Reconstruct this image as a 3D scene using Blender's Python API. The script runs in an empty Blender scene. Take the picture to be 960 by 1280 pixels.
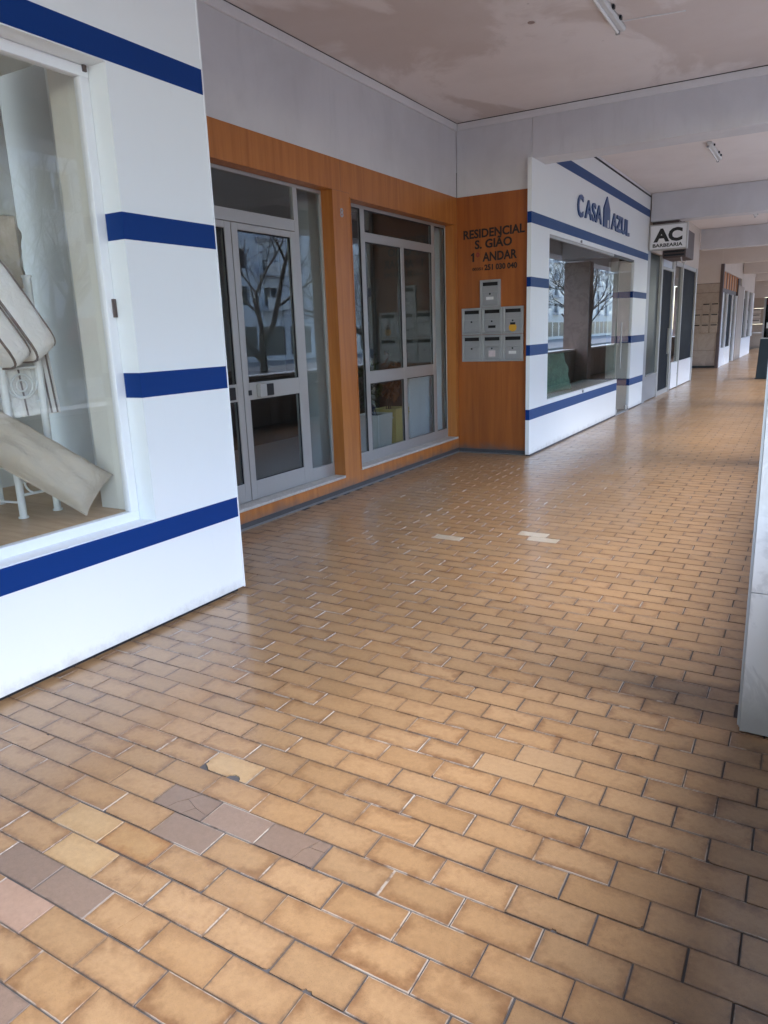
import bpy, math, random
from mathutils import Vector, Matrix, Euler
random.seed(7)
S = bpy.context.scene
COL = S.collection
R = math.radians

# ------------------------------------------------------------------ camera
YAW, PIT, ROL = R(30.49616), R(13.58564), R(-2.05901)
H = 1.6
FPX = 919.73
cy, sy, cp, sp, cr, sr = math.cos(YAW), math.sin(YAW), math.cos(PIT), math.sin(PIT), math.cos(ROL), math.sin(ROL)
MY = Matrix(((cy, 0, sy), (0, 1, 0), (-sy, 0, cy)))
MP = Matrix(((1, 0, 0), (0, cp, -sp), (0, sp, cp)))
MR = Matrix(((cr, -sr, 0), (sr, cr, 0), (0, 0, 1)))
MC = MR @ MP @ MY
def cam_axis(i, s=1):
    r = MC[i]
    return Vector((s * r[0], s * r[2], -s * r[1]))
def project(p):
    q = MC @ Vector((p[0], -(p[2] - H), p[1]))
    return (480 + FPX * q.x / q.z, 640 + FPX * q.y / q.z, q.z)
cam = bpy.data.objects.new('camera', bpy.data.cameras.new('camera'))
COL.objects.link(cam)
ax, ay, az = cam_axis(0), cam_axis(1, -1), cam_axis(2, -1)
cam.matrix_world = Matrix(((ax.x, ay.x, az.x, 0), (ax.y, ay.y, az.y, 0), (ax.z, ay.z, az.z, H), (0, 0, 0, 1)))
cam.data.sensor_fit = 'HORIZONTAL'
cam.data.sensor_width = 36.0
cam.data.lens = 36.0 * FPX / 960.0
cam.data.clip_start = 0.05
cam.data.clip_end = 2000
S.camera = cam

# ------------------------------------------------------------------ light
SUN_EL, SUN_AZ = R(50), R(95)       # azimuth from +y towards +x
W = bpy.data.worlds.new('World'); S.world = W; W.use_nodes = True
wt = W.node_tree; bg = wt.nodes['Background']
sky = wt.nodes.new('ShaderNodeTexSky'); sky.sky_type = 'NISHITA'; sky.sun_disc = False
sky.sun_elevation = SUN_EL; sky.sun_rotation = SUN_AZ
sky.air_density = 1.0; sky.dust_density = 0.5; sky.ozone_density = 1.6
wt.links.new(sky.outputs[0], bg.inputs[0]); bg.inputs[1].default_value = 0.15
sun = bpy.data.objects.new('sun', bpy.data.lights.new('sun', 'SUN')); COL.objects.link(sun)
sun.data.energy = 1.0; sun.data.angle = R(38); sun.data.color = (1.0, 0.965, 0.93)
sd = Vector((math.sin(SUN_AZ) * math.cos(SUN_EL), math.cos(SUN_AZ) * math.cos(SUN_EL), math.sin(SUN_EL)))
sun.rotation_euler = sd.to_track_quat('Z', 'Y').to_euler()
S.view_settings.view_transform = 'Standard'; S.view_settings.look = 'None'
S.view_settings.exposure = 3.2; S.view_settings.gamma = 1.0
S.cycles.max_bounces = 10; S.cycles.diffuse_bounces = 6; S.cycles.glossy_bounces = 5
S.cycles.transparent_max_bounces = 16
S.cycles.sample_clamp_indirect = 4.0

# ------------------------------------------------------------------ materials
class NT:
    def __init__(s, name):
        s.m = bpy.data.materials.new(name); s.m.use_nodes = True
        s.t = s.m.node_tree; s.t.nodes.clear()
        s.out = s.t.nodes.new('ShaderNodeOutputMaterial')
    def n(s, typ, **kw):
        nd = s.t.nodes.new(typ)
        for k, v in kw.items(): setattr(nd, k, v)
        return nd
    def l(s, a, b): s.t.links.new(a, b)
    def setin(s, sock, v):
        if hasattr(v, 'is_output') or isinstance(v, bpy.types.NodeSocket): s.l(v, sock)
        else: sock.default_value = v
    def math(s, op, a, b=0.0, c=0.0, clamp=False):
        nd = s.n('ShaderNodeMath', operation=op); nd.use_clamp = clamp
        s.setin(nd.inputs[0], a); s.setin(nd.inputs[1], b); s.setin(nd.inputs[2], c)
        return nd.outputs[0]
    def mix(s, f, a, b, mode='MIX'):
        nd = s.n('ShaderNodeMix', data_type='RGBA', blend_type=mode)
        s.setin(nd.inputs[0], f); s.setin(nd.inputs[6], a if not isinstance(a, tuple) else (*a, 1)[:4]); s.setin(nd.inputs[7], b if not isinstance(b, tuple) else (*b, 1)[:4])
        return nd.outputs[2]
    def ramp(s, v, a, b, smooth=True):
        nd = s.n('ShaderNodeMapRange'); nd.interpolation_type = 'SMOOTHSTEP' if smooth else 'LINEAR'
        s.setin(nd.inputs[0], v); nd.inputs[1].default_value = a; nd.inputs[2].default_value = b
        nd.inputs[3].default_value = 0; nd.inputs[4].default_value = 1
        return nd.outputs[0]
    def noise(s, vec, scale, detail=3, rough=0.5, dist=0.0):
        nd = s.n('ShaderNodeTexNoise'); s.l(vec, nd.inputs['Vector'])
        nd.inputs['Scale'].default_value = scale; nd.inputs['Detail'].default_value = detail
        nd.inputs['Roughness'].default_value = rough; nd.inputs['Distortion'].default_value = dist
        return nd.outputs[0]
    def pos(s): return s.n('ShaderNodeNewGeometry').outputs['Position']
    def scalevec(s, v, x, y, z):
        nd = s.n('ShaderNodeVectorMath', operation='MULTIPLY'); s.l(v, nd.inputs[0]); nd.inputs[1].default_value = (x, y, z)
        return nd.outputs[0]
    def bsdf(s, col, rough=0.5, metal=0.0, spec=0.5, coat=0.0, normal=None, coat_rough=0.1):
        b = s.n('ShaderNodeBsdfPrincipled')
        s.setin(b.inputs['Base Color'], (*col, 1)[:4] if isinstance(col, tuple) else col)
        s.setin(b.inputs['Roughness'], rough); s.setin(b.inputs['Metallic'], metal)
        b.inputs['Specular IOR Level'].default_value = spec
        s.setin(b.inputs['Coat Weight'], coat); b.inputs['Coat Roughness'].default_value = coat_rough
        if normal is not None: s.l(normal, b.inputs['Normal'])
        s.l(b.outputs[0], s.out.inputs[0]); return b
    def bump(s, h, strength=0.2, dist=0.01):
        nd = s.n('ShaderNodeBump'); nd.inputs['Strength'].default_value = strength; nd.inputs['Distance'].default_value = dist
        s.l(h, nd.inputs['Height']); return nd.outputs[0]

def plain(name, col, rough=0.5, metal=0.0, var=0.06, nscale=3.0, fine=40.0, bump=0.05, spec=0.5, coat=0.0):
    """a colour with faint broad mottling, fine grain and relief"""
    t = NT(name); p = t.pos()
    a = t.noise(p, nscale, 4, 0.6); b = t.noise(p, fine, 3, 0.6)
    k = t.math('ADD', t.math('MULTIPLY_ADD', a, 2 * var, 1 - var), t.math('MULTIPLY_ADD', b, var, -var / 2))
    c = t.mix(1.0, col, t.n('ShaderNodeCombineColor').outputs[0], 'MULTIPLY')
    cc = c.node.inputs[7].links[0].from_node
    for i in range(3): t.l(k, cc.inputs[i])
    r = t.math('MULTIPLY_ADD', a, 0.12, rough - 0.06)
    t.bsdf(c, r, metal, spec, coat, t.bump(b, bump, 0.004) if bump else None)
    return t.m

# tile grid measured on the floor: rows run across the arcade, half bond
PIT_R, SL, PH = 0.1210, -0.018, 0.14452
PIT_C, S2, PH2 = 0.2364, 0.011, 0.40536
def tile_mat(name, tan, brown, pale, special=False, edge_amt=1.0):
    t = NT(name); p = t.pos()
    sx = t.n('ShaderNodeSeparateXYZ'); t.l(p, sx.inputs[0]); x, y = sx.outputs[0], sx.outputs[1]
    yv = t.math('ADD', t.math('DIVIDE', t.math('SUBTRACT', y, t.math('MULTIPLY', x, SL)), PIT_R), 0.5 - PH)
    row = t.math('FLOOR', yv); fv = t.math('FRACT', yv)
    par = t.math('FLOORED_MODULO', row, 2.0)
    xv = t.math('ADD', t.math('DIVIDE', t.math('ADD', x, t.math('MULTIPLY', y, S2)), PIT_C), t.math('MULTIPLY_ADD', par, 0.5, -PH2))
    colm = t.math('FLOOR', xv); fu = t.math('FRACT', xv)
    fvr = t.math('SUBTRACT', yv, row); fur = t.math('SUBTRACT', xv, colm)
    du = t.math('MULTIPLY', t.math('MINIMUM', fur, t.math('SUBTRACT', 1.0, fur)), PIT_C)
    dv = t.math('MULTIPLY', t.math('MINIMUM', fvr, t.math('SUBTRACT', 1.0, fvr)), PIT_R)
    de = t.math('MINIMUM', du, dv)
    cv = t.n('ShaderNodeCombineXYZ'); t.l(colm, cv.inputs[0]); t.l(row, cv.inputs[1])
    wn = t.n('ShaderNodeTexWhiteNoise', noise_dimensions='2D'); t.l(cv.outputs[0], wn.inputs['Vector'])
    sc = t.n('ShaderNodeSeparateColor'); t.l(wn.outputs['Color'], sc.inputs[0]); r1, r2, r3 = sc.outputs
    off = t.n('ShaderNodeVectorMath', operation='MULTIPLY_ADD'); t.l(wn.outputs['Color'], off.inputs[0]); off.inputs[1].default_value = (9, 9, 9); t.l(p, off.inputs[2])
    q = off.outputs[0]
    n1 = t.noise(q, 11, 3, 0.55, 0.4); n2 = t.noise(q, 55, 4, 0.65); n3 = t.noise(p, 420, 2, 0.6); nbig = t.noise(p, 0.9, 3, 0.5)
    # flame burnt rim: distance to the edge warped by noise
    dw = t.math('ADD', t.math('ADD', de, t.math('MULTIPLY_ADD', n1, 0.095, -0.0475)), t.math('MULTIPLY_ADD', n2, 0.030, -0.015))
    rim = t.math('SUBTRACT', 1.0, t.ramp(dw, -0.012, 0.044))
    rim = t.math('MULTIPLY', rim, t.math('MULTIPLY_ADD', r1, 0.55, 0.40))
    rim = t.math('MULTIPLY', rim, 0.85 * edge_amt)
    patch = t.math('MULTIPLY', t.ramp(n1, 0.50, 0.72), t.math('MULTIPLY', r2, 0.35 * edge_amt))
    base = t.mix(t.math('MULTIPLY', r3, 0.45), tan, pale)
    base = t.mix(t.math('MAXIMUM', rim, patch), base, brown)
    k = t.math('MULTIPLY_ADD', n2, 0.42, 0.79)
    k = t.math('MULTIPLY', k, t.math('MULTIPLY_ADD', r2, 0.20, 0.90))
    k = t.math('MULTIPLY', k, t.math('MULTIPLY_ADD', nbig, 0.24, 0.87))
    k = t.math('MULTIPLY', k, t.math('MULTIPLY_ADD', t.ramp(n3, 0.56, 0.70), -0.26, 1.0))
    cc = t.n('ShaderNodeCombineColor')
    for i in range(3): t.l(k, cc.inputs[i])
    base = t.mix(1.0, base, cc.outputs[0], 'MULTIPLY')
    # worn bare rim: pale unglazed body on the arris of some tiles
    nr = t.noise(p, 7.0, 4, 0.7)
    worn = t.math('SUBTRACT', 1.0, t.ramp(t.math('ADD', de, t.math('MULTIPLY_ADD', n2, 0.005, -0.0025)), 0.0036, 0.0060))
    side = t.math('MULTIPLY', t.ramp(r1, 0.45, 0.7), t.ramp(nr, 0.42, 0.56))
    worn = t.math('MULTIPLY', worn, side)
    base = t.mix(t.math('MULTIPLY', worn, 0.7), base, (0.43, 0.385, 0.33))
    # dirt caught at the joint of others
    dirt = t.math('SUBTRACT', 1.0, t.ramp(t.math('ADD', de, t.math('MULTIPLY_ADD', n2, 0.016, -0.008)), 0.002, 0.009))
    dirt = t.math('MULTIPLY', dirt, t.math('SUBTRACT', 1.0, side)); dirt = t.math('MULTIPLY', dirt, t.math('MULTIPLY_ADD', r3, 0.5, 0.05))
    base = t.mix(dirt, base, (0.045, 0.042, 0.045))
    # scuffed traffic film, drier patches
    film = t.ramp(t.noise(p, 1.1, 1, 0.5), 0.3, 0.7)
    rg = t.math('ADD', t.math('MULTIPLY_ADD', film, 0.08, 0.24), t.math('MULTIPLY', n2, 0.06))
    bmp = t.bump(t.math('ADD', t.math('MULTIPLY', n2, 0.6), t.math('MULTIPLY', n3, 0.25)), 0.22, 0.003)
    t.bsdf(base, t.math('ADD', rg, 0.08), 0, 0.5, 0.45, bmp, 0.14)
    return t.m

def glass_mat(name, tint=(0.93, 0.96, 0.95), ior=1.62, dirt=0.02, rough=0.0):
    t = NT(name); g = t.n('ShaderNodeNewGeometry')
    fr = t.n('ShaderNodeFresnel'); fr.inputs[0].default_value = ior
    f = t.math('MULTIPLY', fr.outputs[0], t.math('SUBTRACT', 1.0, g.outputs['Backfacing']))
    tr = t.n('ShaderNodeBsdfTransparent'); tr.inputs[0].default_value = (*tint, 1)
    gl = t.n('ShaderNodeBsdfGlossy'); gl.inputs['Roughness'].default_value = rough
    # float glass is never quite flat
    nz = t.noise(g.outputs['Position'], 1.3, 1, 0.4); t.l(t.bump(nz, 0.004, 0.02), gl.inputs['Normal'])
    m1 = t.n('ShaderNodeMixShader'); t.l(f, m1.inputs[0]); t.l(tr.outputs[0], m1.inputs[1]); t.l(gl.outputs[0], m1.inputs[2])
    df = t.n('ShaderNodeBsdfDiffuse'); df.inputs[0].default_value = (0.6, 0.6, 0.58, 1)
    sm = t.math('MULTIPLY', t.ramp(t.noise(t.scalevec(g.outputs['Position'], 2, 2, 0.7), 3, 5, 0.6), 0.35, 0.8), dirt)
    m2 = t.n('ShaderNodeMixShader'); t.l(sm, m2.inputs[0]); t.l(m1.outputs[0], m2.inputs[1]); t.l(df.outputs[0], m2.inputs[2])
    t.l(m2.outputs[0], t.out.inputs[0]); return t.m

def wood_mat(name, a, b, grain=(30, 30, 1.2), rough=0.38, dirt=True, coat=0.25):
    t = NT(name); p = t.pos()
    n = t.noise(t.scalevec(p, *grain), 1.0, 5, 0.6, 0.6); n2 = t.noise(p, 1.7, 4, 0.6)
    c = t.mix(t.ramp(n, 0.3, 0.75), a, b)
    c = t.mix(t.math('MULTIPLY', t.ramp(n2, 0.45, 0.75), 0.35), c, b)
    if dirt:
        sx = t.n('ShaderNodeSeparateXYZ'); t.l(p, sx.inputs[0])
        h = t.math('ADD', sx.outputs[2], t.math('MULTIPLY_ADD', t.noise(p, 4, 5, 0.7), 0.22, -0.11))
        d = t.math('SUBTRACT', 1.0, t.ramp(h, 0.02, 0.16))
        c = t.mix(t.math('MULTIPLY', d, 0.75), c, (0.10, 0.095, 0.09))
    t.bsdf(c, t.math('MULTIPLY_ADD', n2, 0.15, rough), 0, 0.4, coat, t.bump(n, 0.05, 0.002), 0.25)
    return t.m

def marble_mat(name, base, vein, scale=2.0, rough=0.25, amount=0.6, dirt=True):
    t = NT(name); p = t.pos()
    n = t.noise(p, scale, 6, 0.65, 1.4); n2 = t.noise(t.scalevec(p, 1, 1, 0.5), scale * 0.6, 4, 0.6, 0.8)
    v = t.math('ABSOLUTE', t.math('SUBTRACT', n, 0.5)); v = t.math('SUBTRACT', 1.0, t.ramp(v, 0.0, 0.06))
    c = t.mix(t.math('MULTIPLY', v, amount), base, vein)
    c = t.mix(t.math('MULTIPLY', t.ramp(n2, 0.4, 0.75), amount * 0.8), c, vein)
    if dirt:
        sx = t.n('ShaderNodeSeparateXYZ'); t.l(p, sx.inputs[0])
        h = t.math('ADD', sx.outputs[2], t.math('MULTIPLY_ADD', n, 0.4, -0.2))
        c = t.mix(t.math('MULTIPLY', t.math('SUBTRACT', 1.0, t.ramp(h, 0.0, 0.25)), 0.55), c, (0.10, 0.085, 0.07))
    t.bsdf(c, t.math('MULTIPLY_ADD', n2, 0.2, rough), 0, 0.5, 0, t.bump(n, 0.04, 0.002)); return t.m

def render_mat(name, base, dark, patchy=1.0):
    """old distempered render: cloudy tone, brush streaks, stains"""
    t = NT(name); p = t.pos()
    n = t.noise(p, 1.1, 6, 0.6, 0.5); n2 = t.noise(t.scalevec(p, 3, 3, 0.5), 2.2, 5, 0.7); n3 = t.noise(p, 60, 3, 0.6)
    c = t.mix(t.math('MULTIPLY', t.ramp(n, 0.35, 0.75), 0.7 * patchy), base, dark)
    c = t.mix(t.math('MULTIPLY', t.ramp(n2, 0.5, 0.8), 0.5 * patchy), c, dark)
    t.bsdf(c, 0.85, 0, 0.2, 0, t.bump(t.math('ADD', n3, t.math('MULTIPLY', n2, 1.5)), 0.25, 0.004)); return t.m

def ceiling_mat(name):
    """pinkish old paint peeled in broad islands to pale plaster, with small pock marks"""
    t = NT(name); p = t.pos()
    w = t.n('ShaderNodeVectorMath', operation='ADD'); t.l(p, w.inputs[0]); w.inputs[1].default_value = (3.7, 1.9, 0)
    n = t.noise(t.scalevec(w.outputs[0], 1.0, 0.55, 1), 0.85, 7, 0.58, 0.7)
    sy_ = t.n('ShaderNodeSeparateXYZ'); t.l(p, sy_.inputs[0]); near = t.math('SUBTRACT', 1.0, t.ramp(sy_.outputs[1], 9.0, 9.4))
    m = t.math('MAXIMUM', t.ramp(n, 0.45, 0.545), t.math('SUBTRACT', 1.0, near))
    edge = t.math('MULTIPLY', near, t.math('SUBTRACT', 1.0, t.ramp(t.math('ABSOLUTE', t.math('SUBTRACT', n, 0.5)), 0.0, 0.02)))
    n2 = t.noise(p, 1.3, 6, 0.65); n3 = t.noise(p, 45, 4, 0.6)
    c = t.mix(m, (0.61, 0.535, 0.50), (0.76, 0.705, 0.685))
    c = t.mix(t.math('MULTIPLY', t.ramp(n2, 0.4, 0.75), 0.5), c, (0.67, 0.61, 0.585))
    c = t.mix(t.math('MULTIPLY', edge, 0.20), c, (0.66, 0.62, 0.61))
    vo = t.n('ShaderNodeTexVoronoi'); t.l(p, vo.inputs['Vector']); vo.inputs['Scale'].default_value = 3.1
    pk = t.math('MULTIPLY', t.math('SUBTRACT', 1.0, t.ramp(vo.outputs['Distance'], 0.02, 0.06)), t.ramp(t.noise(p, 0.8, 2), 0.5, 0.62))
    c = t.mix(t.math('MULTIPLY', pk, 0.5), c, (0.16, 0.13, 0.12))
    t.bsdf(c, 0.85, 0, 0.2, 0, t.bump(t.math('ADD', t.math('MULTIPLY', m, 2.0), n3), 0.25, 0.004)); return t.m

M = {}
M['tile'] = tile_mat('glazed tan tile', (0.322, 0.191, 0.091), (0.146, 0.066, 0.027), (0.362, 0.234, 0.128))
M['tile_mauve'] = tile_mat('replacement mauve tile', (0.215, 0.148, 0.108), (0.18, 0.12, 0.085), (0.23, 0.158, 0.118), True, 0.4)
M['tile_pale'] = tile_mat('pale cream tile', (0.42, 0.275, 0.138), (0.27, 0.145, 0.055), (0.43, 0.295, 0.160), True, 0.7)
M['tile_white'] = tile_mat('whitish tile', (0.46, 0.38, 0.28), (0.40, 0.31, 0.21), (0.48, 0.40, 0.30), True, 0.4)
M['tile_orange'] = tile_mat('burnt orange tile', (0.36, 0.22, 0.10), (0.22, 0.085, 0.025), (0.34, 0.19, 0.08), True, 1.3)
M['tile_grey'] = tile_mat('greyish tan tile', (0.325, 0.205, 0.108), (0.27, 0.16, 0.08), (0.345, 0.225, 0.128), True, 0.5)
M['tile_pink'] = tile_mat('pinkish tile', (0.37, 0.24, 0.17), (0.31, 0.19, 0.13), (0.39, 0.26, 0.19), True, 0.5)
M['grout'] = plain('dark grout', (0.085, 0.080, 0.082), 0.9, var=0.3, nscale=6, fine=120, bump=0.3, spec=0.2)
def white_panel():
    t = NT('white laminate cladding'); p = t.pos()
    n = t.noise(p, 1.4, 4, 0.55); n2 = t.noise(t.scalevec(p, 5, 5, 1), 3, 5, 0.7)
    sx = t.n('ShaderNodeSeparateXYZ'); t.l(p, sx.inputs[0])
    h = t.math('ADD', sx.outputs[2], t.math('MULTIPLY_ADD', t.noise(p, 9, 5, 0.75), 0.16, -0.08))
    d = t.math('SUBTRACT', 1.0, t.ramp(h, 0.0, 0.10))
    c = t.mix(t.math('MULTIPLY', n, 0.18), (0.80, 0.825, 0.825), (0.71, 0.735, 0.735))
    c = t.mix(t.math('MULTIPLY', t.ramp(n2, 0.58, 0.85), 0.10), c, (0.5, 0.48, 0.45))
    c = t.mix(t.math('MULTIPLY', d, 0.45), c, (0.30, 0.28, 0.26))
    t.bsdf(c, t.math('MULTIPLY_ADD', n, 0.1, 0.28), 0, 0.45, 0, t.bump(n, 0.015, 0.01)); return t.m
M['white'] = white_panel()
M['white_frame'] = plain('white powder coat', (0.82, 0.83, 0.84), 0.3, var=0.04)
M['blue'] = plain('navy vinyl', (0.003, 0.034, 0.175), 0.5, var=0.05, bump=0.01, spec=0.18)
M['blue_faded'] = plain('faded navy vinyl', (0.028, 0.075, 0.21), 0.5, var=0.08, bump=0.01, spec=0.18)
M['blue_letter'] = plain('blue letter', (0.018, 0.065, 0.20), 0.3, var=0.04)
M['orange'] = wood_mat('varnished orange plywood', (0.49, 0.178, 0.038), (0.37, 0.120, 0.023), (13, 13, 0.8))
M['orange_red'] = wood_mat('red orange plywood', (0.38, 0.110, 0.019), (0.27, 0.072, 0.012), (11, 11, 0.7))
M['grey_render'] = render_mat('grey wall render', (0.66, 0.655, 0.665), (0.54, 0.535, 0.545))
M['beam_render'] = render_mat('beam render', (0.65, 0.645, 0.66), (0.54, 0.53, 0.54))
M['cornice'] = plain('cornice paint', (0.72, 0.71, 0.71), 0.8, var=0.08, bump=0.15)
M['ceiling'] = ceiling_mat('peeling ceiling')
M['shadow_gap'] = plain('black gap', (0.02, 0.02, 0.022), 0.9, var=0.2, bump=0)
M['alu'] = plain('anodised aluminium', (0.46, 0.45, 0.43), 0.45, 0.6, var=0.05, bump=0.01)
M['alu_dark'] = plain('dull grey aluminium', (0.40, 0.40, 0.41), 0.45, 0.7, var=0.06, bump=0.01)
M['gasket'] = plain('black gasket', (0.015, 0.015, 0.016), 0.6, bump=0)
M['glass'] = glass_mat('window glass', (0.975, 0.975, 0.965), 1.7, 0.03)
M['glass_lobby'] = glass_mat('smoky lobby glass', (0.90, 0.93, 0.93), 1.72, 0.02)
M['glass_dark'] = glass_mat('grey tinted glass', (0.30, 0.36, 0.35), 1.7, 0.04)
M['marble_sill'] = marble_mat('weathered marble sill', (0.52, 0.49, 0.45), (0.36, 0.33, 0.29), 7, 0.45, 0.5, False)
M['marble'] = marble_mat('grey white marble', (0.60, 0.59, 0.575), (0.40, 0.39, 0.385), 1.6, 0.22, 0.55)
M['marble_brown'] = marble_mat('pinkish brown marble', (0.34, 0.245, 0.215), (0.20, 0.13, 0.115), 1.8, 0.2, 0.7)
M['tan_stone'] = marble_mat('tan stone cladding', (0.42, 0.34, 0.27), (0.34, 0.265, 0.205), 2.2, 0.45, 0.5)
M['tan_paint'] = render_mat('tan paint', (0.66, 0.59, 0.52), (0.58, 0.51, 0.45), 0.6)
M['skirt'] = plain('grey skirting', (0.060, 0.058, 0.060), 0.6, var=0.3, nscale=8)
M['cove'] = plain('pale cove strip', (0.16, 0.155, 0.15), 0.55, var=0.3, nscale=9)
M['steel_box'] = plain('brushed steel letterbox', (0.42, 0.42, 0.43), 0.42, 0.55, var=0.09, nscale=9, fine=90)
M['steel_door'] = plain('steel letterbox door', (0.37, 0.37, 0.385), 0.4, 0.55, var=0.09, nscale=9, fine=90)
M['slot'] = plain('black slot', (0.006, 0.006, 0.007), 0.7, bump=0)
M['paper'] = plain('paper label', (0.70, 0.69, 0.68), 0.7, bump=0)
M['paper_pink'] = plain('faded sticker', (0.62, 0.52, 0.53), 0.7, var=0.15, nscale=30, bump=0)
M['yellow'] = plain('yellow sticker', (0.62, 0.33, 0.03), 0.5, bump=0)
M['letter_dark'] = plain('dark brown letter', (0.012, 0.006, 0.005), 0.45, bump=0)
M['letter_red'] = plain('dull red letter', (0.24, 0.03, 0.015), 0.4, bump=0)
M['black'] = plain('black letter', (0.008, 0.008, 0.009), 0.35, bump=0)
M['sign_white'] = plain('sign face', (0.80, 0.80, 0.80), 0.35, var=0.03, bump=0)
M['sign_brown'] = plain('brown sheet metal', (0.12, 0.09, 0.085), 0.5, 0.3)
M['dark_metal'] = plain('dark metal', (0.025, 0.03, 0.035), 0.35, 0.4)
M['near_black'] = plain('black lacquer', (0.008, 0.010, 0.015), 0.6, 0, spec=0.08)
M['smoke'] = plain('smoked green glass panel', (0.035, 0.045, 0.042), 0.35, 0, var=0.3, nscale=2, bump=0, spec=0.2)
M['teal'] = plain('dark teal board', (0.012, 0.022, 0.026), 0.45)
M['lamp_body'] = plain('lamp housing', (0.60, 0.60, 0.59), 0.45, bump=0.02)
M['lamp_tube'] = plain('unlit tube', (0.75, 0.75, 0.74), 0.25, bump=0)
def soft_cloth(name, col, wr):
    t = NT(name); p = t.pos(); a = t.noise(p, wr, 3, 0.55, 1.2); b = t.noise(p, 330, 2, 0.5)
    c = t.mix(t.math('MULTIPLY', a, 0.25), col, tuple(x * 0.82 for x in col))
    t.bsdf(c, 0.92, 0, 0.1, 0, t.bump(t.math('ADD', t.math('MULTIPLY', a, 3.0), t.math('MULTIPLY', b, 0.12)), 0.30, 0.02)); return t.m
M['white_cotton'] = soft_cloth('white quilted cotton', (0.88, 0.86, 0.82), 8)
M['linen'] = soft_cloth('beige linen', (0.56, 0.49, 0.40), 7)
M['piping'] = plain('taupe piping', (0.22, 0.175, 0.15), 0.85, bump=0.1)
M['white_iron'] = plain('white enamelled iron', (0.76, 0.77, 0.75), 0.35, var=0.04)
M['laminate'] = wood_mat('pale oak laminate', (0.60, 0.42, 0.26), (0.48, 0.32, 0.19), (3, 22, 3), 0.45, False)
M['shop_wall'] = plain('grey green shop wall', (0.80, 0.78, 0.71), 0.8, var=0.05)
M['shop_back'] = plain('blue grey shop wall', (0.76, 0.755, 0.71), 0.8, var=0.08)
M['shop_dark'] = plain('dim shop interior', (0.13, 0.125, 0.115), 0.8, var=0.1)
M['glass_front'] = glass_mat('reflective shop glass', (0.72, 0.80, 0.79), 2.0, 0.02)
M['green_cloth'] = plain('green leafy fabric', (0.36, 0.44, 0.34), 0.9, var=0.55, nscale=20, fine=200, bump=0.4, spec=0.1)
M['terrazzo'] = plain('grey terrazzo', (0.40, 0.39, 0.37), 0.25, var=0.25, nscale=60, fine=200, bump=0)
M['lobby_wall'] = plain('lobby wall', (0.52, 0.52, 0.52), 0.8)
M['lobby_pale'] = plain('pale lobby panel', (0.74, 0.79, 0.84), 0.6)
M['lobby_dark'] = plain('dark lobby counter', (0.035, 0.03, 0.028), 0.4)
M['pot_white'] = plain('white planter', (0.62, 0.61, 0.57), 0.5)
M['pot_yellow'] = plain('yellow planter', (0.55, 0.45, 0.17), 0.5)
M['soil'] = plain('soil', (0.03, 0.02, 0.015), 0.9)
M['leaf'] = plain('leaf', (0.05, 0.075, 0.025), 0.45, var=0.4, nscale=9)
M['leaf_dry'] = plain('russet leaf', (0.13, 0.055, 0.02), 0.55, var=0.4, nscale=9)
M['slat_orange'] = wood_mat('orange slats', (0.62, 0.23, 0.04), (0.45, 0.15, 0.02), (20, 20, 1.5), 0.4, False)
M['rail'] = plain('pale handrail', (0.66, 0.67, 0.68), 0.35)
M['parapet_panel'] = marble_mat('parapet stone', (0.30, 0.245, 0.21), (0.20, 0.155, 0.13), 2.5, 0.35, 0.6)
M['asphalt'] = plain('asphalt', (0.055, 0.055, 0.057), 0.9, var=0.2, nscale=0.6, fine=60, bump=0.4, spec=0.2)
M['pavement'] = plain('pavement concrete', (0.30, 0.29, 0.28), 0.85, var=0.15)
M['facade_a'] = render_mat('pale blue grey facade', (0.70, 0.73, 0.76), (0.60, 0.64, 0.68), 0.5)
M['facade_b'] = render_mat('cream facade', (0.74, 0.73, 0.70), (0.66, 0.64, 0.60), 0.5)
M['facade_c'] = render_mat('grey facade', (0.60, 0.61, 0.62), (0.50, 0.50, 0.52), 0.5)
M['house_glass'] = plain('dark house glass', (0.05, 0.06, 0.07), 0.3, spec=0.3)
M['shutter'] = plain('grey shutter', (0.45, 0.46, 0.47), 0.6)
M['bark'] = plain('bark', (0.085, 0.07, 0.058), 0.9, var=0.3, nscale=8, fine=60, bump=0.6)
M['maroon'] = plain('maroon awning', (0.16, 0.03, 0.04), 0.7)

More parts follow.
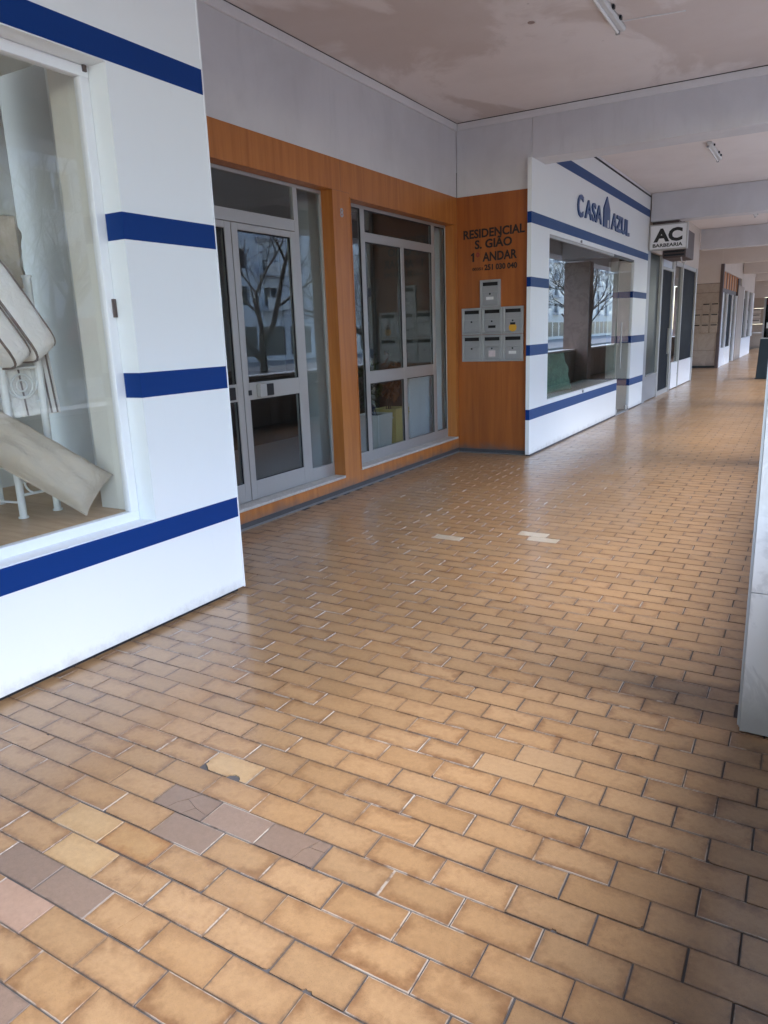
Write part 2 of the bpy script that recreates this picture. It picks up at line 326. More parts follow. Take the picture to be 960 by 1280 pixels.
# ------------------------------------------------------------------ mesh helpers
class MB:
    """collects quads; builds one mesh object"""
    def __init__(s): s.v = []; s.f = []
    def box(s, x0, x1, y0, y1, z0, z1):
        if x0 > x1: x0, x1 = x1, x0
        if y0 > y1: y0, y1 = y1, y0
        if z0 > z1: z0, z1 = z1, z0
        b = len(s.v)
        s.v += [(x0, y0, z0), (x1, y0, z0), (x1, y1, z0), (x0, y1, z0), (x0, y0, z1), (x1, y0, z1), (x1, y1, z1), (x0, y1, z1)]
        s.f += [tuple(b + i for i in q) for q in ((0, 3, 2, 1), (4, 5, 6, 7), (0, 1, 5, 4), (1, 2, 6, 5), (2, 3, 7, 6), (3, 0, 4, 7))]
        return s
    def tube(s, pts, r, n=8, r2=None, cap=True):
        pts = [Vector(p) for p in pts]; b = len(s.v); m = len(pts)
        prev = None
        for i, p in enumerate(pts):
            d = (pts[min(i + 1, m - 1)] - pts[max(i - 1, 0)]).normalized()
            a = prev if prev is not None else (Vector((0, 0, 1)) if abs(d.z) < 0.9 else Vector((1, 0, 0)))
            u = (a - d * a.dot(d)).normalized(); w = d.cross(u); prev = u
            rr = r if r2 is None else r + (r2 - r) * i / (m - 1)
            for k in range(n):
                t = 2 * math.pi * k / n
                s.v.append(tuple(p + (u * math.cos(t) + w * math.sin(t)) * rr))
        for i in range(m - 1):
            for k in range(n):
                k2 = (k + 1) % n
                s.f.append((b + i * n + k, b + i * n + k2, b + (i + 1) * n + k2, b + (i + 1) * n + k))
        if cap:
            s.f.append(tuple(b + k for k in reversed(range(n)))); s.f.append(tuple(b + (m - 1) * n + k for k in range(n)))
        return s
    def ring(s, c, u, w, rad, r, n=28, m=6, a0=0, a1=2 * math.pi):
        c = Vector(c); u = Vector(u); w = Vector(w)
        full = abs(a1 - a0 - 2 * math.pi) < 1e-6
        k = n + 1
        return s.tube([c + (u * math.cos(a0 + (a1 - a0) * i / n) + w * math.sin(a0 + (a1 - a0) * i / n)) * rad for i in range(k)], r, m, cap=not full)
    def quadpoly(s, pts):
        b = len(s.v); s.v += [tuple(p) for p in pts]; s.f.append(tuple(range(b, b + len(pts)))); return s
    def build(s, name, mat, parent=None, bevel=0.0, smooth=False, seg=2):
        me = bpy.data.meshes.new(name); me.from_pydata(s.v, [], s.f); me.validate(); me.update()
        if mat is not None: me.materials.append(mat)
        return place(name, me, parent, bevel, smooth, seg)
def place(name, me, parent=None, bevel=0.0, smooth=False, seg=2):
    o = bpy.data.objects.new(name, me); COL.objects.link(o)
    if parent is not None:
        o.parent = parent
        if parent.parent is None and parent.type == 'EMPTY': o.location = -parent.location
    if bevel > 0:
        bv = o.modifiers.new('bevel', 'BEVEL'); bv.width = bevel; bv.segments = seg; bv.limit_method = 'ANGLE'; bv.angle_limit = R(40)
        bv.harden_normals = False
    if smooth:
        for p in me.polygons: p.use_smooth = True
    return o
def box(name, b, mat, parent=None, bevel=0.0): return MB().box(*b).build(name, mat, parent, bevel)
def thing(name, label, cat, loc, group=None):
    o = bpy.data.objects.new(name, None); COL.objects.link(o); o.location = loc; o.empty_display_size = 0.1
    o['label'] = label; o['category'] = cat
    if group: o['group'] = group
    return o
def tag(o, label, cat, group=None):
    o['label'] = label; o['category'] = cat
    if group: o['group'] = group
    return o
def structure(o): o['kind'] = 'structure'; return o
def stuff(o): o['kind'] = 'stuff'; return o

def slab(us, vs, filled, t0, t1, axis):
    """plate with openings: u,v grid lines, filled(i,j); axis x: (u=y, v=z); axis y: (u=x, v=z); outer faces only"""
    m = MB(); idx = {}
    def vert(i, j, k):
        key = (i, j, k)
        if key not in idx:
            t = t1 if k else t0
            idx[key] = len(m.v)
            m.v.append((t, us[i], vs[j]) if axis == 'x' else (us[i], t, vs[j]))
        return idx[key]
    nu, nv = len(us) - 1, len(vs) - 1
    F = lambda i, j: 0 <= i < nu and 0 <= j < nv and filled(i, j)
    for i in range(nu):
        for j in range(nv):
            if not F(i, j): continue
            for k in (0, 1): m.f.append((vert(i, j, k), vert(i + 1, j, k), vert(i + 1, j + 1, k), vert(i, j + 1, k)))
            if not F(i - 1, j): m.f.append((vert(i, j, 0), vert(i, j, 1), vert(i, j + 1, 1), vert(i, j + 1, 0)))
            if not F(i + 1, j): m.f.append((vert(i + 1, j, 0), vert(i + 1, j, 1), vert(i + 1, j + 1, 1), vert(i + 1, j + 1, 0)))
            if not F(i, j - 1): m.f.append((vert(i, j, 0), vert(i, j, 1), vert(i + 1, j, 1), vert(i + 1, j, 0)))
            if not F(i, j + 1): m.f.append((vert(i, j + 1, 0), vert(i, j + 1, 1), vert(i + 1, j + 1, 1), vert(i + 1, j + 1, 0)))
    return m
def fix_normals(o):
    import bmesh
    bm = bmesh.new(); bm.from_mesh(o.data); bmesh.ops.recalc_face_normals(bm, faces=bm.faces)
    bmesh.ops.dissolve_limit(bm, angle_limit=0.01, verts=bm.verts, edges=bm.edges)
    bm.to_mesh(o.data); bm.free(); return o

def lettering(name, text, mat, parent, origin, udir, width, height, depth, bold=0.0, zdir=(0, 0, 1)):
    """text as solid letters filling width x height; origin lower left on the wall, udir along the line"""
    cu = bpy.data.curves.new(name, 'FONT'); cu.body = text; cu.extrude = 0.5; cu.offset = bold; cu.resolution_u = 3
    tmp = bpy.data.objects.new(name, cu); COL.objects.link(tmp)
    dg = bpy.context.evaluated_depsgraph_get(); dg.update()
    me = bpy.data.meshes.new_from_object(tmp.evaluated_get(dg)); bpy.data.objects.remove(tmp); bpy.data.curves.remove(cu)
    xs = [v.co.x for v in me.vertices]; ys = [v.co.y for v in me.vertices]
    x0, x1, y0, y1 = min(xs), max(xs), min(ys), max(ys)
    u = Vector(udir).normalized(); z = Vector(zdir); nrm = u.cross(z); o = Vector(origin)
    for v in me.vertices:
        a, b, c = (v.co.x - x0) / (x1 - x0) * width, (v.co.y - y0) / (y1 - y0) * height, (v.co.z + 0.5) * depth
        v.co = o + u * a + z * b + nrm * c
    me.materials.clear(); me.materials.append(mat); me.update()
    return place(name, me, parent)

XA, XB, YE = -3.13, -4.15, 9.14
ZC = 4.10
BEAMS = [2.2, 9.15, 16.1, 23.1, 29.3, 36.3, 43.3, 49.6]

# ------------------------------------------------------------------ setting: ground, floor, ceiling
g = structure(box('ground', (-150, 300, -200, 300, -0.6, -0.40), M['pavement']))
structure(box('road', (4.0, 15.5, -60, 160, -0.38, -0.36), M['asphalt']))
structure(box('pavement', (15.5, 24, -60, 160, -0.38, -0.24), M['pavement'], None, 0.02))
structure(box('kerb_pavement', (0.95, 4.0, -60, 160, -0.38, -0.22), M['pavement'], None, 0.02))

floor = structure(box('floor', (-4.7, 0.94, -8.0, 54.0, -0.25, -0.0045), M['grout']))
def centre(row, col):
    par = row % 2
    # solve x,y of the tile centre on the slightly skewed grid
    xn = PIT_C * (col + 0.5 - 0.5 * par + PH2); yn = PIT_R * (row + PH)
    # x + S2*y = xn ; y - SL*x = yn
    y = (yn + SL * xn) / (1 + SL * S2); x = xn - S2 * y
    return x, y
GU, GV = PIT_C / 2, PIT_R / 2
EU = Vector((1, SL, 0)); EV = Vector((-S2, 1, 0))
def tile_verts(gap=0.0020, ch=0.0012):
    vs = []
    for (a, z) in ((gap, -0.006), (gap, -0.0018), (gap + ch, 0.0)):
        for su, sv in ((-1, -1), (1, -1), (1, 1), (-1, 1)):
            p = EU * (su * (GU - a)) + EV * (sv * (GV - a)); vs.append((p.x, p.y, z))
    fs = [(8, 9, 10, 11)]
    for b in (0, 4):
        for k in range(4): k2 = (k + 1) % 4; fs.append((b + k, b + k2, b + 4 + k2, b + 4 + k))
    return vs, fs
TV, TF = tile_verts()
def tile_mesh(mat):
    me = bpy.data.meshes.new('tile'); me.from_pydata(TV, [], TF); me.update(); me.materials.append(mat); return me
TM = {k: tile_mesh(M[k]) for k in M if k.startswith('tile')}
SPECIAL = {(13, -8): 'tile_mauve', (13, -7): 'tile_mauve', (13, -6): 'tile_mauve', (12, -8): 'tile_mauve', (9, -9): 'tile_mauve', (9, -8): 'tile_mauve',
           (8, -9): 'tile_pink', (11, -9): 'tile_pale', (10, -9): 'tile_pale', (11, -8): 'tile_orange', (15, -8): 'tile_pale', (7, -9): 'tile_pale',
           (6, -8): 'tile_mauve', (5, -8): 'tile_mauve', (6, -9): 'tile_mauve', (19, -4): 'tile_grey', (20, -4): 'tile_grey',
           (42, -11): 'tile_white', (44, -8): 'tile_white', (45, -8): 'tile_white'}
SPLABEL = {'tile_mauve': 'mauve replacement tile', 'tile_pink': 'pinkish tile', 'tile_pale': 'pale cream tile', 'tile_white': 'whitish tile', 'tile_orange': 'burnt orange tile'}
allt = []
for row in range(-24, 446):
    for col in range(-21, 4):
        x, y = centre(row, col)
        lo = -4.16 if (3.3 < y < 9.3 or 23.0 < y < 29.5) else -3.34
        if x < lo - 0.06 or x > 0.60 or y < -3: continue
        if -0.16 < x < 0.66 and 3.05 < y < 3.4: continue
        q = project((x, y, 0)) if y > 0.25 else (9e9, 9e9, 0)
        vis = -40 < q[0] < 1000 and -30 < q[1] < 1320
        allt.append((row, col, x, y, vis, math.hypot(x, y)))
allt.sort(key=lambda a: (not a[4], a[5]))
sv, sf = [], []
solo = 0
rt = random.Random(3)
CRACK = {(13, -8), (13, -6)}
CHIP = {(15, -8)}
DAMAGE = {(10, -8): 'crack', (15, -7): 'crack', (9, -7): 'crack', (23, -8): 'edge'}
for (row, col, x, y, vis, d) in allt:
    dz = rt.uniform(-0.0007, 0.0005); tx, ty = rt.gauss(0, 0.0022), rt.gauss(0, 0.0035)
    jx, jy, jr = rt.gauss(0, 0.0008), rt.gauss(0, 0.0007), rt.gauss(0, 0.0025)
    key = SPECIAL.get((row, col))
    if (row, col) in CRACK or (row, col) in CHIP:
        m = MB(); a = 0.0026
        P = lambda u, v: EU * (u * (GU - a)) + EV * (v * (GV - a))
        if (row, col) in CHIP:
            polys = [[(-0.62, -1), (0.15, -1), (0.20, -0.74), (0.36, -0.56), (0.56, -0.60), (0.68, -0.80), (0.72, -1), (1, -1), (1, 1), (-1, 1), (-1, -0.1), (-0.93, -0.30), (-0.96, -0.52), (-0.80, -0.70)]]
        elif (row, col) == (13, -8):
            polys = [[(-1, -1), (-0.42, -1), (-0.30, -0.25), (-0.10, 0.25), (0.12, 1), (-1, 1)], [(-0.405, -1), (0.2, -1), (0.42, -0.2), (-0.06, 0.22), (-0.285, -0.26)],
                     [(0.22, -1), (1, -1), (1, -0.45), (0.44, -0.22)], [(0.435, -0.18), (1, -0.43), (1, 1), (0.14, 1), (-0.08, 0.26)]]
        else:
            polys = [[(-1, -1), (0.3, -1), (0.36, -0.1), (0.6, 1), (-1, 1)], [(0.315, -1), (1, -1), (1, 0.3), (0.5, 0.25), (0.38, -0.1)], [(0.515, 0.28), (1, 0.33), (1, 1), (0.615, 1)]]
        for poly in polys:
            b = len(m.v); n = len(poly); zz = rt.uniform(-0.0004, 0.0002)
            for (u, v) in poly: p = P(u, v); m.v.append((p.x, p.y, zz))
            for (u, v) in poly: p = P(u, v); m.v.append((p.x, p.y, -0.006))
            m.f.append(tuple(range(b, b + n)))
            for k in range(n): m.f.append((b + k, b + n + k, b + n + (k + 1) % n, b + (k + 1) % n))
        o = m.build('tile', M[key], floor); o.location = (x, y, dz)
        o['label'] = 'whitish tile with chipped edges' if (row, col) in CHIP else 'cracked mauve replacement tile'
        solo += 1; continue
    dmg = DAMAGE.get((row, col))
    if dmg is None and not key and vis and solo < 230 and rt.random() < 0.13: dmg = rt.choice(('corner', 'corner', 'edge'))
    if dmg and vis and solo < 300:
        a = 0.0028; P = lambda u, v: EU * (u * (GU - a)) + EV * (v * (GV - a))
        sx_, sy_ = rt.choice((-1, 1)), rt.choice((-1, 1))
        if dmg == 'crack':
            u0, u1 = rt.uniform(-0.3, 0.3), rt.uniform(-0.3, 0.4); mid = (u0 * 0.5 + u1 * 0.5 + rt.uniform(-.12, .12), rt.uniform(-.3, .3))
            polys = [[(-1, -1), (u0, -1), mid, (u1, 1), (-1, 1)], [(u0 + .009, -1), (1, -1), (1, 1), (u1 + .009, 1), (mid[0] + .009, mid[1])]]
        elif dmg == 'corner':
            c1, c2 = rt.uniform(0.05, 0.16), rt.uniform(0.10, 0.34)
            polys = [[(-1, -1), (1, -1), (1, 1 - c2), (1 - c1 * .35, 1 - c2 * .75), (1 - c1 * .5, 1 - c2 * .35), (1 - c1, 1), (-1, 1)]]
        else:
            c1, c2, d_ = rt.uniform(-.7, 0), rt.uniform(0.15, 0.5), rt.uniform(0.06, 0.14)
            polys = [[(-1, -1), (c1, -1), (c1 + c2 * .2, -1 + d_), (c1 + c2 * .55, -1 + d_ * .7), (c1 + c2 * .8, -1 + d_ * 1.1), (c1 + c2, -1), (1, -1), (1, 1), (-1, 1)]]
        m = MB(); flip = sx_ * sy_ < 0
        for poly in polys:
            poly = [(u * sx_, v * sy_) for (u, v) in poly]
            if flip: poly = poly[::-1]
            b = len(m.v); n = len(poly)
            for (u, v) in poly: p = P(u, v); m.v.append((p.x, p.y, 0))
            for (u, v) in poly: p = P(u, v); m.v.append((p.x, p.y, -0.006))
            m.f.append(tuple(range(b, b + n)))
            for k in range(n): m.f.append((b + k, b + n + k, b + n + (k + 1) % n, b + (k + 1) % n))
        o = m.build('tile', M[key or 'tile'], floor); o.location = (x + jx, y + jy, dz); o.rotation_euler = (tx, ty, jr)
        if dmg == 'crack': o['label'] = 'cracked tan tile'
        solo += 1; continue
    if vis and solo < 300:
        o = bpy.data.objects.new('tile', TM[key or 'tile']); COL.objects.link(o); o.parent = floor
        o.location = (x + jx, y + jy, dz); o.rotation_euler = (tx, ty, jr)
        if key in SPLABEL: o['label'] = SPLABEL[key]
        solo += 1; continue
    if key:       # odd tiles farther off stay their own piece
        o = bpy.data.objects.new('tile', TM[key]); COL.objects.link(o); o.parent = floor; o.location = (x, y, dz)
        if key in SPLABEL: o['label'] = SPLABEL[key]
        continue
    b = len(sv)
    for (vx, vy, vz) in TV:
        sv.append((x + jx + vx - vy * jr, y + jy + vy + vx * jr, vz + dz - ty * vx + tx * vy))
    sf += [tuple(b + i for i in f) for f in TF]
me = bpy.data.meshes.new('tile_field'); me.from_pydata(sv, [], sf); me.update(); me.materials.append(M['tile'])
o = bpy.data.objects.new('tile_field', me); COL.objects.link(o); o.parent = floor; stuff(o)

ceil = structure(box('ceiling', (-9.0, 1.25, -9.0, 54.5, ZC, ZC + 0.3), M['ceiling']))
# building mass over the arcade
mass = thing('upper_floors', 'apartment floors carried over the whole arcade', 'building', (-5, 22, ZC + 0.3))
box('wall', (-14, 1.28, -12, 58, ZC + 0.3, 15), M['facade_b'], mass)
lb = thing('edge_beam', 'long grey beam along the open street side of the arcade', 'beam', (1.0, 22, 3.55))
box('beam_body', (0.72, 1.27, -9, 54.5, 3.72, ZC - 0.002), M['beam_render'], lb, 0.01)

# ------------------------------------------------------------------ cross beams
BL = {9.15: 'grey cross beam over the mailbox wall, with pale cornice strip', 16.1: 'grey cross beam beside the projecting barber sign', 23.1: 'third cross beam, above the tan mailbox wall',
      29.3: 'tan lit cross beam in front of the far orange slats', 36.3: 'cross beam beyond the far orange slats', 43.3: 'pale cross beam near the far end of the arcade', 49.6: 'last cross beam over the end shop', 2.2: 'grey cross beam overhead behind the left shop corner'}
for yb in BEAMS:
    t = thing('cross_beam', BL[yb], 'beam', (-1.4, yb + 0.2, 3.57), 'cross beams under the arcade ceiling')
    x0 = -3.12 if yb not in (9.15, 29.3) else XB - 0.05
    mt = M['tan_paint'] if yb > 28 else M['beam_render']
    if yb == 9.15:
        # the beam runs into the recess over the orange end wall
        box('beam_body', (-3.17, 0.715, yb, yb + 0.40, 3.565, ZC - 0.004), mt, t, 0.006)
        box('wall_return', (XB + 0.001, -3.172, yb + 0.0015, yb + 0.40, 3.243, ZC - 0.004), M['grey_render'], t)
        box('cornice', (XB + 0.025, 0.71, yb - 0.022, yb - 0.0005, ZC - 0.085, ZC - 0.008), M['cornice'], t, 0.005)
        box('gap', (XB + 0.025, 0.71, yb - 0.02, yb - 0.0008, ZC - 0.0075, ZC - 0.001), M['shadow_gap'], t)  # solid black strip: shade of the gap above the cornice, put in as colour
    else:
        box('beam_body', (x0, 0.715, yb, yb + 0.40, 3.57, ZC - 0.004), mt, t, 0.006)

# ------------------------------------------------------------------ near shop front (left)
T = thing('shop', 'white shop front with navy stripes and large display window, nearest on the left', 'shop front', (XA, 1.5, 0))
us = [-8.0, 0.25, 2.80, 3.482]; vs = [0.030, 0.622, 2.935, ZC - 0.003]
w = slab(us, vs, lambda i, j: not (i == 1 and j == 1), XA - 0.22, XA, 'x').build('wall', M['white'], T); fix_normals(w)
box('side_wall', (-4.30, XA - 0.221, 3.36, 3.481, 0.0, ZC - 0.003), M['white'], T)
box('base_gap_shade', (XA - 0.2, XA - 0.035, -8, 3.45, -0.004, 0.029), M['shadow_gap'], T)  # recessed black strip painting the shade in the gap under the raised wall
box('corner_trim', (XA - 0.004, XA + 0.003, 3.4745, 3.4845, 0.024, ZC - 0.004), M['white_frame'], T)
for z0, z1 in ((2.941, 3.070), (0.500, 0.625)):
    box('stripe', (XA + 0.0002, XA + 0.0022, -8, 3.4743, z0, z1), M['blue'], T)
for z0, z1 in ((2.119, 2.251), (1.312, 1.444)):
    s = box('stripe', (XA + 0.0002, XA + 0.0022, 2.7985, 3.4743, z0, z1), M['blue'], T)
    box('stripe_return', (XA - 0.122, XA + 0.0002, 2.7970, 2.7995, z0, z1), M['blue'], s)
fx0, fx1 = XA - 0.175, XA - 0.125
fr = MB(); fr.box(fx0, fx1, 0.252, 2.798, 0.6235, 0.682); fr.box(fx0, fx1, 0.252, 2.798, 2.882, 2.934); fr.box(fx0 + .001, fx1 - .0006, 0.252, 0.30, 0.682, 2.882); fr.box(fx0 + .001, fx1 - .0006, 2.742, 2.798, 0.682, 2.882)
fo = fr.build('window_frame', M['white_frame'], T, 0.004)
box('window_pane', (XA - 0.153, XA - 0.147, 0.30, 2.742, 0.682, 2.882), M['glass'], T)
for (y_, z_, h_) in ((2.765, 1.735, 0.095), (2.75, 2.905, 0.03)):
    box('catch', (fx1 - 0.004, fx1 + 0.010, y_ + 0.012, y_ + 0.034, z_, z_ + h_), M['sign_brown'], fo, 0.002)
box('sill_cap', (fx1 + 0.001, XA - 0.004, 0.252, 2.797, 0.6225, 0.630), M['white_frame'], T)
# shop interior
box('display_floor', (-4.75, XA - 0.18, 0.2, 3.35, 0.55, 0.67), M['laminate'], T)
box('display_side', (-3.57, XA - 0.2211, 2.803, 2.86, 0.671, 3.3), M['shop_wall'], T)
box('display_back', (-4.85, -4.76, 0.1, 3.35, 0.0, 3.6), M['shop_back'], T)
box('display_end', (-4.75, -3.36, 0.1, 0.19, 0.671, 3.3), M['shop_wall'], T)
box('display_ceiling', (-4.755, XA - 0.2212, 0.1, 3.355, 3.3, 3.36), M['shop_wall'], T)

# white iron stand
T = thing('iron_stand', 'white scrolled iron stand in the display window, holding cushions', 'stand', (-3.95, 2.5, 0.67))
posts = [(-3.765, 2.430), (-3.755, 2.640), (-4.26, 2.35), (-4.25, 2.61)]
tops = [1.50, 1.965, 1.50, 1.965]
for (px, py), zt in zip(posts, tops):
    m = MB(); m.tube([(px, py - 0.0, 0.672), (px, py, 0.682)], 0.027, 12); m.tube([(px, py, 0.682), (px, py + 0.012 * (zt > 1.6), zt)], 0.020, 12, 0.022); m.tube([(px, py + 0.012 * (zt > 1.6), zt), (px, py + 0.012 * (zt > 1.6), zt + 0.012)], 0.028, 12)
    m.build('post', M['white_iron'], T, smooth=False)
def bar(p, q, r, name='rail'):
    m = MB(); m.tube([p, q], r, 8); return m.build(name, M['white_iron'], T)
for z in (0.80, 1.49): bar((-3.76, 2.43, z), (-3.757, 2.64, z), 0.008)
bar((-3.765, 2.43, 0.76), (-4.26, 2.35, 0.76), 0.007); bar((-4.26, 2.35, 0.80), (-4.25, 2.61, 0.80), 0.008); bar((-3.757, 2.64, 1.30), (-4.25, 2.61, 1.30), 0.008)
bar((-3.757, 2.645, 1.90), (-4.25, 2.615, 1.90), 0.01); bar((-3.765, 2.43, 1.49), (-4.26, 2.35, 1.49), 0.01)
for (z, r_, w_, a0) in ((1.395, 0.062, 0.006, 0), (1.395, 0.030, 0.005, 0), (1.42, 0.092, 0.006, math.pi), (0.87, 0.072, 0.006, math.pi), (0.89, 0.030, 0.005, 0)):
    m = MB(); m.ring((-3.76, 2.535, z), (0, 1, 0), (0, 0, 1), r_, w_, 26, 6, a0, 2 * math.pi); m.build('scroll', M['white_iron'], T, smooth=True)
box('shelf', (-4.24, -3.785, 2.39, 2.655, 1.484, 1.4995), M['white_iron'], T)

def cushion_mesh(L, Wd, th, nu=18, nv=14, corner=0.55, sag=0.0, seed=0, pinch=0.35):
    """soft pillow in local u (length), v (width), n (thickness) with pulled corners and a seam"""
    rr = random.Random(seed); vs, fs = [], []
    ph = [rr.uniform(0, 6.3) for _ in range(6)]
    for side in (1, -1):
        for i in range(nu + 1):
            for j in range(nv + 1):
                u, v = -1 + 2 * i / nu, -1 + 2 * j / nv
                e = (max(0.0, 1 - abs(u) ** 2.6) * max(0.0, 1 - abs(v) ** 2.6)) ** 0.42
                ku = 1 - pinch * 0.12 * (1 - abs(v) ** 3); kv = 1 - pinch * 0.22 * (1 - abs(u) ** 3) * 0.5
                wr = 0.012 * math.sin(5 * u + 3 * v + ph[0]) + 0.010 * math.sin(9 * v - 4 * u + ph[1]) + 0.008 * math.sin(13 * u + ph[2])
                x = u * L / 2 * (ku if abs(u) > 0.98 else 1 - (1 - ku) * abs(u)); y = v * Wd / 2 * (1 - (1 - kv) * abs(v))
                z = side * (th / 2 * e + wr * e * (Wd / 0.3)) + sag * (1 - u * u)
                vs.append((x, y, z))
    n1 = (nu + 1) * (nv + 1)
    for s_ in (0, 1):
        for i in range(nu):
            for j in range(nv):
                a = s_ * n1 + i * (nv + 1) + j; q = (a, a + nv + 1, a + nv + 2, a + 1)
                fs.append(q if s_ == 0 else q[::-1])
    return vs, fs
def oriented(vs, c, u, v):
    u = Vector(u).normalized(); v = Vector(v); v = (v - u * v.dot(u)).normalized(); n = u.cross(v); c = Vector(c)
    return [tuple(c + u * p[0] + v * p[1] + n * p[2]) for p in vs]
def add_cushion(name, c, u, v, L, Wd, th, mat, label, seed, piping=None, sag=0.0, cat='cushion'):
    vs, fs = cushion_mesh(L, Wd, th, seed=seed, sag=sag); t = thing(name, label, cat, tuple(c))
    m = MB(); m.v = oriented(vs, c, u, v); m.f = fs; m.build('cover', mat, t, smooth=True)
    b, _ = cushion_mesh(L, Wd, 0.0, seed=seed, sag=sag); b = oriented(b, c, u, v); nu, nv = 18, 14
    loop = [b[i * (nv + 1)] for i in range(nu + 1)] + [b[nu * (nv + 1) + j] for j in range(1, nv + 1)] + [b[i * (nv + 1) + nv] for i in range(nu - 1, -1, -1)] + [b[j] for j in range(nv - 1, -1, -1)]
    m = MB(); m.tube(loop, 0.006 if piping else 0.004, 6, cap=False); m.build('piping', piping or mat, t, smooth=True)
    return t
# long linen pillow leaning from the stand to the display floor
lo = (Vector((-3.43, 2.565, 0.705)) + Vector((-3.43, 2.770, 0.885))) / 2
hi = Vector((-3.80, 2.30, 1.19))
ax_ = hi - lo
add_cushion('long_pillow', (lo + hi) / 2 + Vector((-0.01, 0, 0)), ax_, (0, 0.75, 0.66), ax_.length + 0.05, 0.28, 0.21, M['linen'], 'long beige linen pillow leaning on the display floor', 4)
add_cushion('linen_pillow', (-4.03, 2.66, 2.12), (0.25, -0.2, 1), (1, 0.15, -0.2), 0.42, 0.40, 0.15, M['linen'], 'small beige pillow standing on top behind the white cushions', 9)
# thick white seat cushions, tilted, brown piping
def box_cushion(name, label, cu_, along, norm, depth, L, th, seed):
    al = Vector(along).normalized(); nm = Vector(norm); nm = (nm - al * nm.dot(al)).normalized(); dp = al.cross(nm)
    t = thing(name, label, 'cushion', cu_); m = MB(); nu, nv, rad = 14, 8, th * 0.42
    rings = []
    prof = []
    for k in range(24):     # rounded rectangle profile across length (al) x depth (dp)
        a = 2 * math.pi * k / 24; c_, s_ = math.cos(a), math.sin(a)
        prof.append((math.copysign(abs(c_) ** 0.35, c_) * L / 2, math.copysign(abs(s_) ** 0.35, s_) * depth / 2))
    hs = [(-1, 0.02), (-1, 0.55), (-0.98, 0.94), (-0.86, 1.0), (-0.4, 1.012), (0.4, 1.012), (0.86, 1.0), (0.98, 0.94), (1.06, 0.55), (1.10, 0.02)]
    C_ = Vector(cu_)
    for h, s_ in hs:
        rings.append(len(m.v))
        for (a, d) in prof: m.v.append(tuple(C_ + al * a * s_ + dp * d * s_ + nm * (h * th / 2 + 0.004 * math.sin(a * 31 + seed))))
    for r_ in range(len(hs) - 1):
        for k in range(24): k2 = (k + 1) % 24; m.f.append((rings[r_] + k, rings[r_] + k2, rings[r_ + 1] + k2, rings[r_ + 1] + k))
    m.f.append(tuple(rings[0] + k for k in reversed(range(24)))); m.f.append(tuple(rings[-1] + k for k in range(24)))
    m.build('cover', M['white_cotton'], t, smooth=True)
    for h in (-0.93, 0.93):
        p = MB(); p.tube([C_ + al * a * 0.985 + dp * d * 0.985 + nm * (h * th / 2) for (a, d) in prof + prof[:1]], 0.0065, 6, cap=False); p.build('piping', M['piping'], t, smooth=True)
    return t
al = (0, -0.26, 0.395); nm = (0, 0.395, 0.26)
c0 = Vector((-3.80, 2.685 - 0.26 * 0.62, 1.590 + 0.395 * 0.62))
a_n = Vector(al).normalized(); n_n = Vector(nm).normalized()
box_cushion('seat_cushion', 'upper white seat cushion with taupe piping, tilted on the iron stand', c0 - n_n * 0.070, al, nm, 0.44, 0.58, 0.150, 1)
box_cushion('seat_cushion', 'lower white seat cushion with taupe piping, under the other one', c0 - n_n * 0.215 + a_n * 0.03, al, nm, 0.44, 0.54, 0.115, 2)
# folded cloth hanging behind the ring
def cloth(name, label, x, y0, y1, z0, z1, stripes):
    t = thing(name, label, 'cloth', (x, (y0 + y1) / 2, z0)); m = MB(); n = 12
    for k in range(n + 1):
        f = k / n; y = y0 + (y1 - y0) * f; dx = 0.012 * math.sin(f * 9)
        for (z, ox) in ((z1, 0), (z0, 0.02), (z0, 0.02 - 0.006), (z1, -0.006)): m.v.append((x + dx + ox, y + (0.02 if z == z0 else 0), z))
    for k in range(n):
        for q in range(4): q2 = (q + 1) % 4; m.f.append((4 * k + q, 4 * k + q2, 4 * k + 4 + q2, 4 * k + 4 + q))
    m.build('fabric', M['white_cotton'], t, smooth=False)
    for s_ in stripes:
        p = MB(); k0 = [s_ * n]; f = s_; y = y0 + (y1 - y0) * f; dx = 0.012 * math.sin(f * 9)
        p.tube([(x + dx + 0.002, y, z1), (x + dx + 0.022, y + 0.02, z0 + 0.005)], 0.005, 6); p.build('stripe', M['piping'], t)
    return t
cloth('hanging_cloth', 'white cloth with taupe stripes hanging behind the iron scroll', -3.80, 2.46, 2.745, 1.225, 1.62, (0.25, 0.78, 0.9))

# ------------------------------------------------------------------ orange entrance
T = thing('entrance_front', 'orange plywood entrance front with aluminium door and window', 'entrance', (XB, 6.4, 0))
us = [3.49, 3.95, 6.283, 6.60, 9.055, YE - 0.002]; vs = [0.0, 0.17, 0.195, 2.915, 2.958, 3.243]
def fil(i, j):
    if i == 1 and 1 <= j <= 3: return False
    if i == 3 and 2 <= j <= 2: return False
    return True
w = slab(us, vs, fil, XB - 0.16, XB, 'x').build('wall', M['orange'], T); fix_normals(w)
box('door_trim', (XB - 0.002, XB + 0.004, 6.2835, 6.2895, 0.18, 2.957), M['orange'], T)
m = MB(); m.box(XB, XB + 0.007, 6.592, 6.604, 0.2, 2.923); m.box(XB, XB + 0.007, 6.6045, 9.045, 2.913, 2.923); m.build('window_trim', M['orange'], T)
m = MB(); m.box(XB, XB + 0.010, 3.49, 6.285, 0.0, 0.018); m.box(XB, XB + 0.010, 6.285, YE - 0.02, 0.0, 0.018); m.build('cove_strip', M['cove'], T)
m = MB(); m.box(XB + 0.0002, XB + 0.006, 3.49, YE - 0.02, 0.0182, 0.06); m.build('skirting', M['skirt'], T)
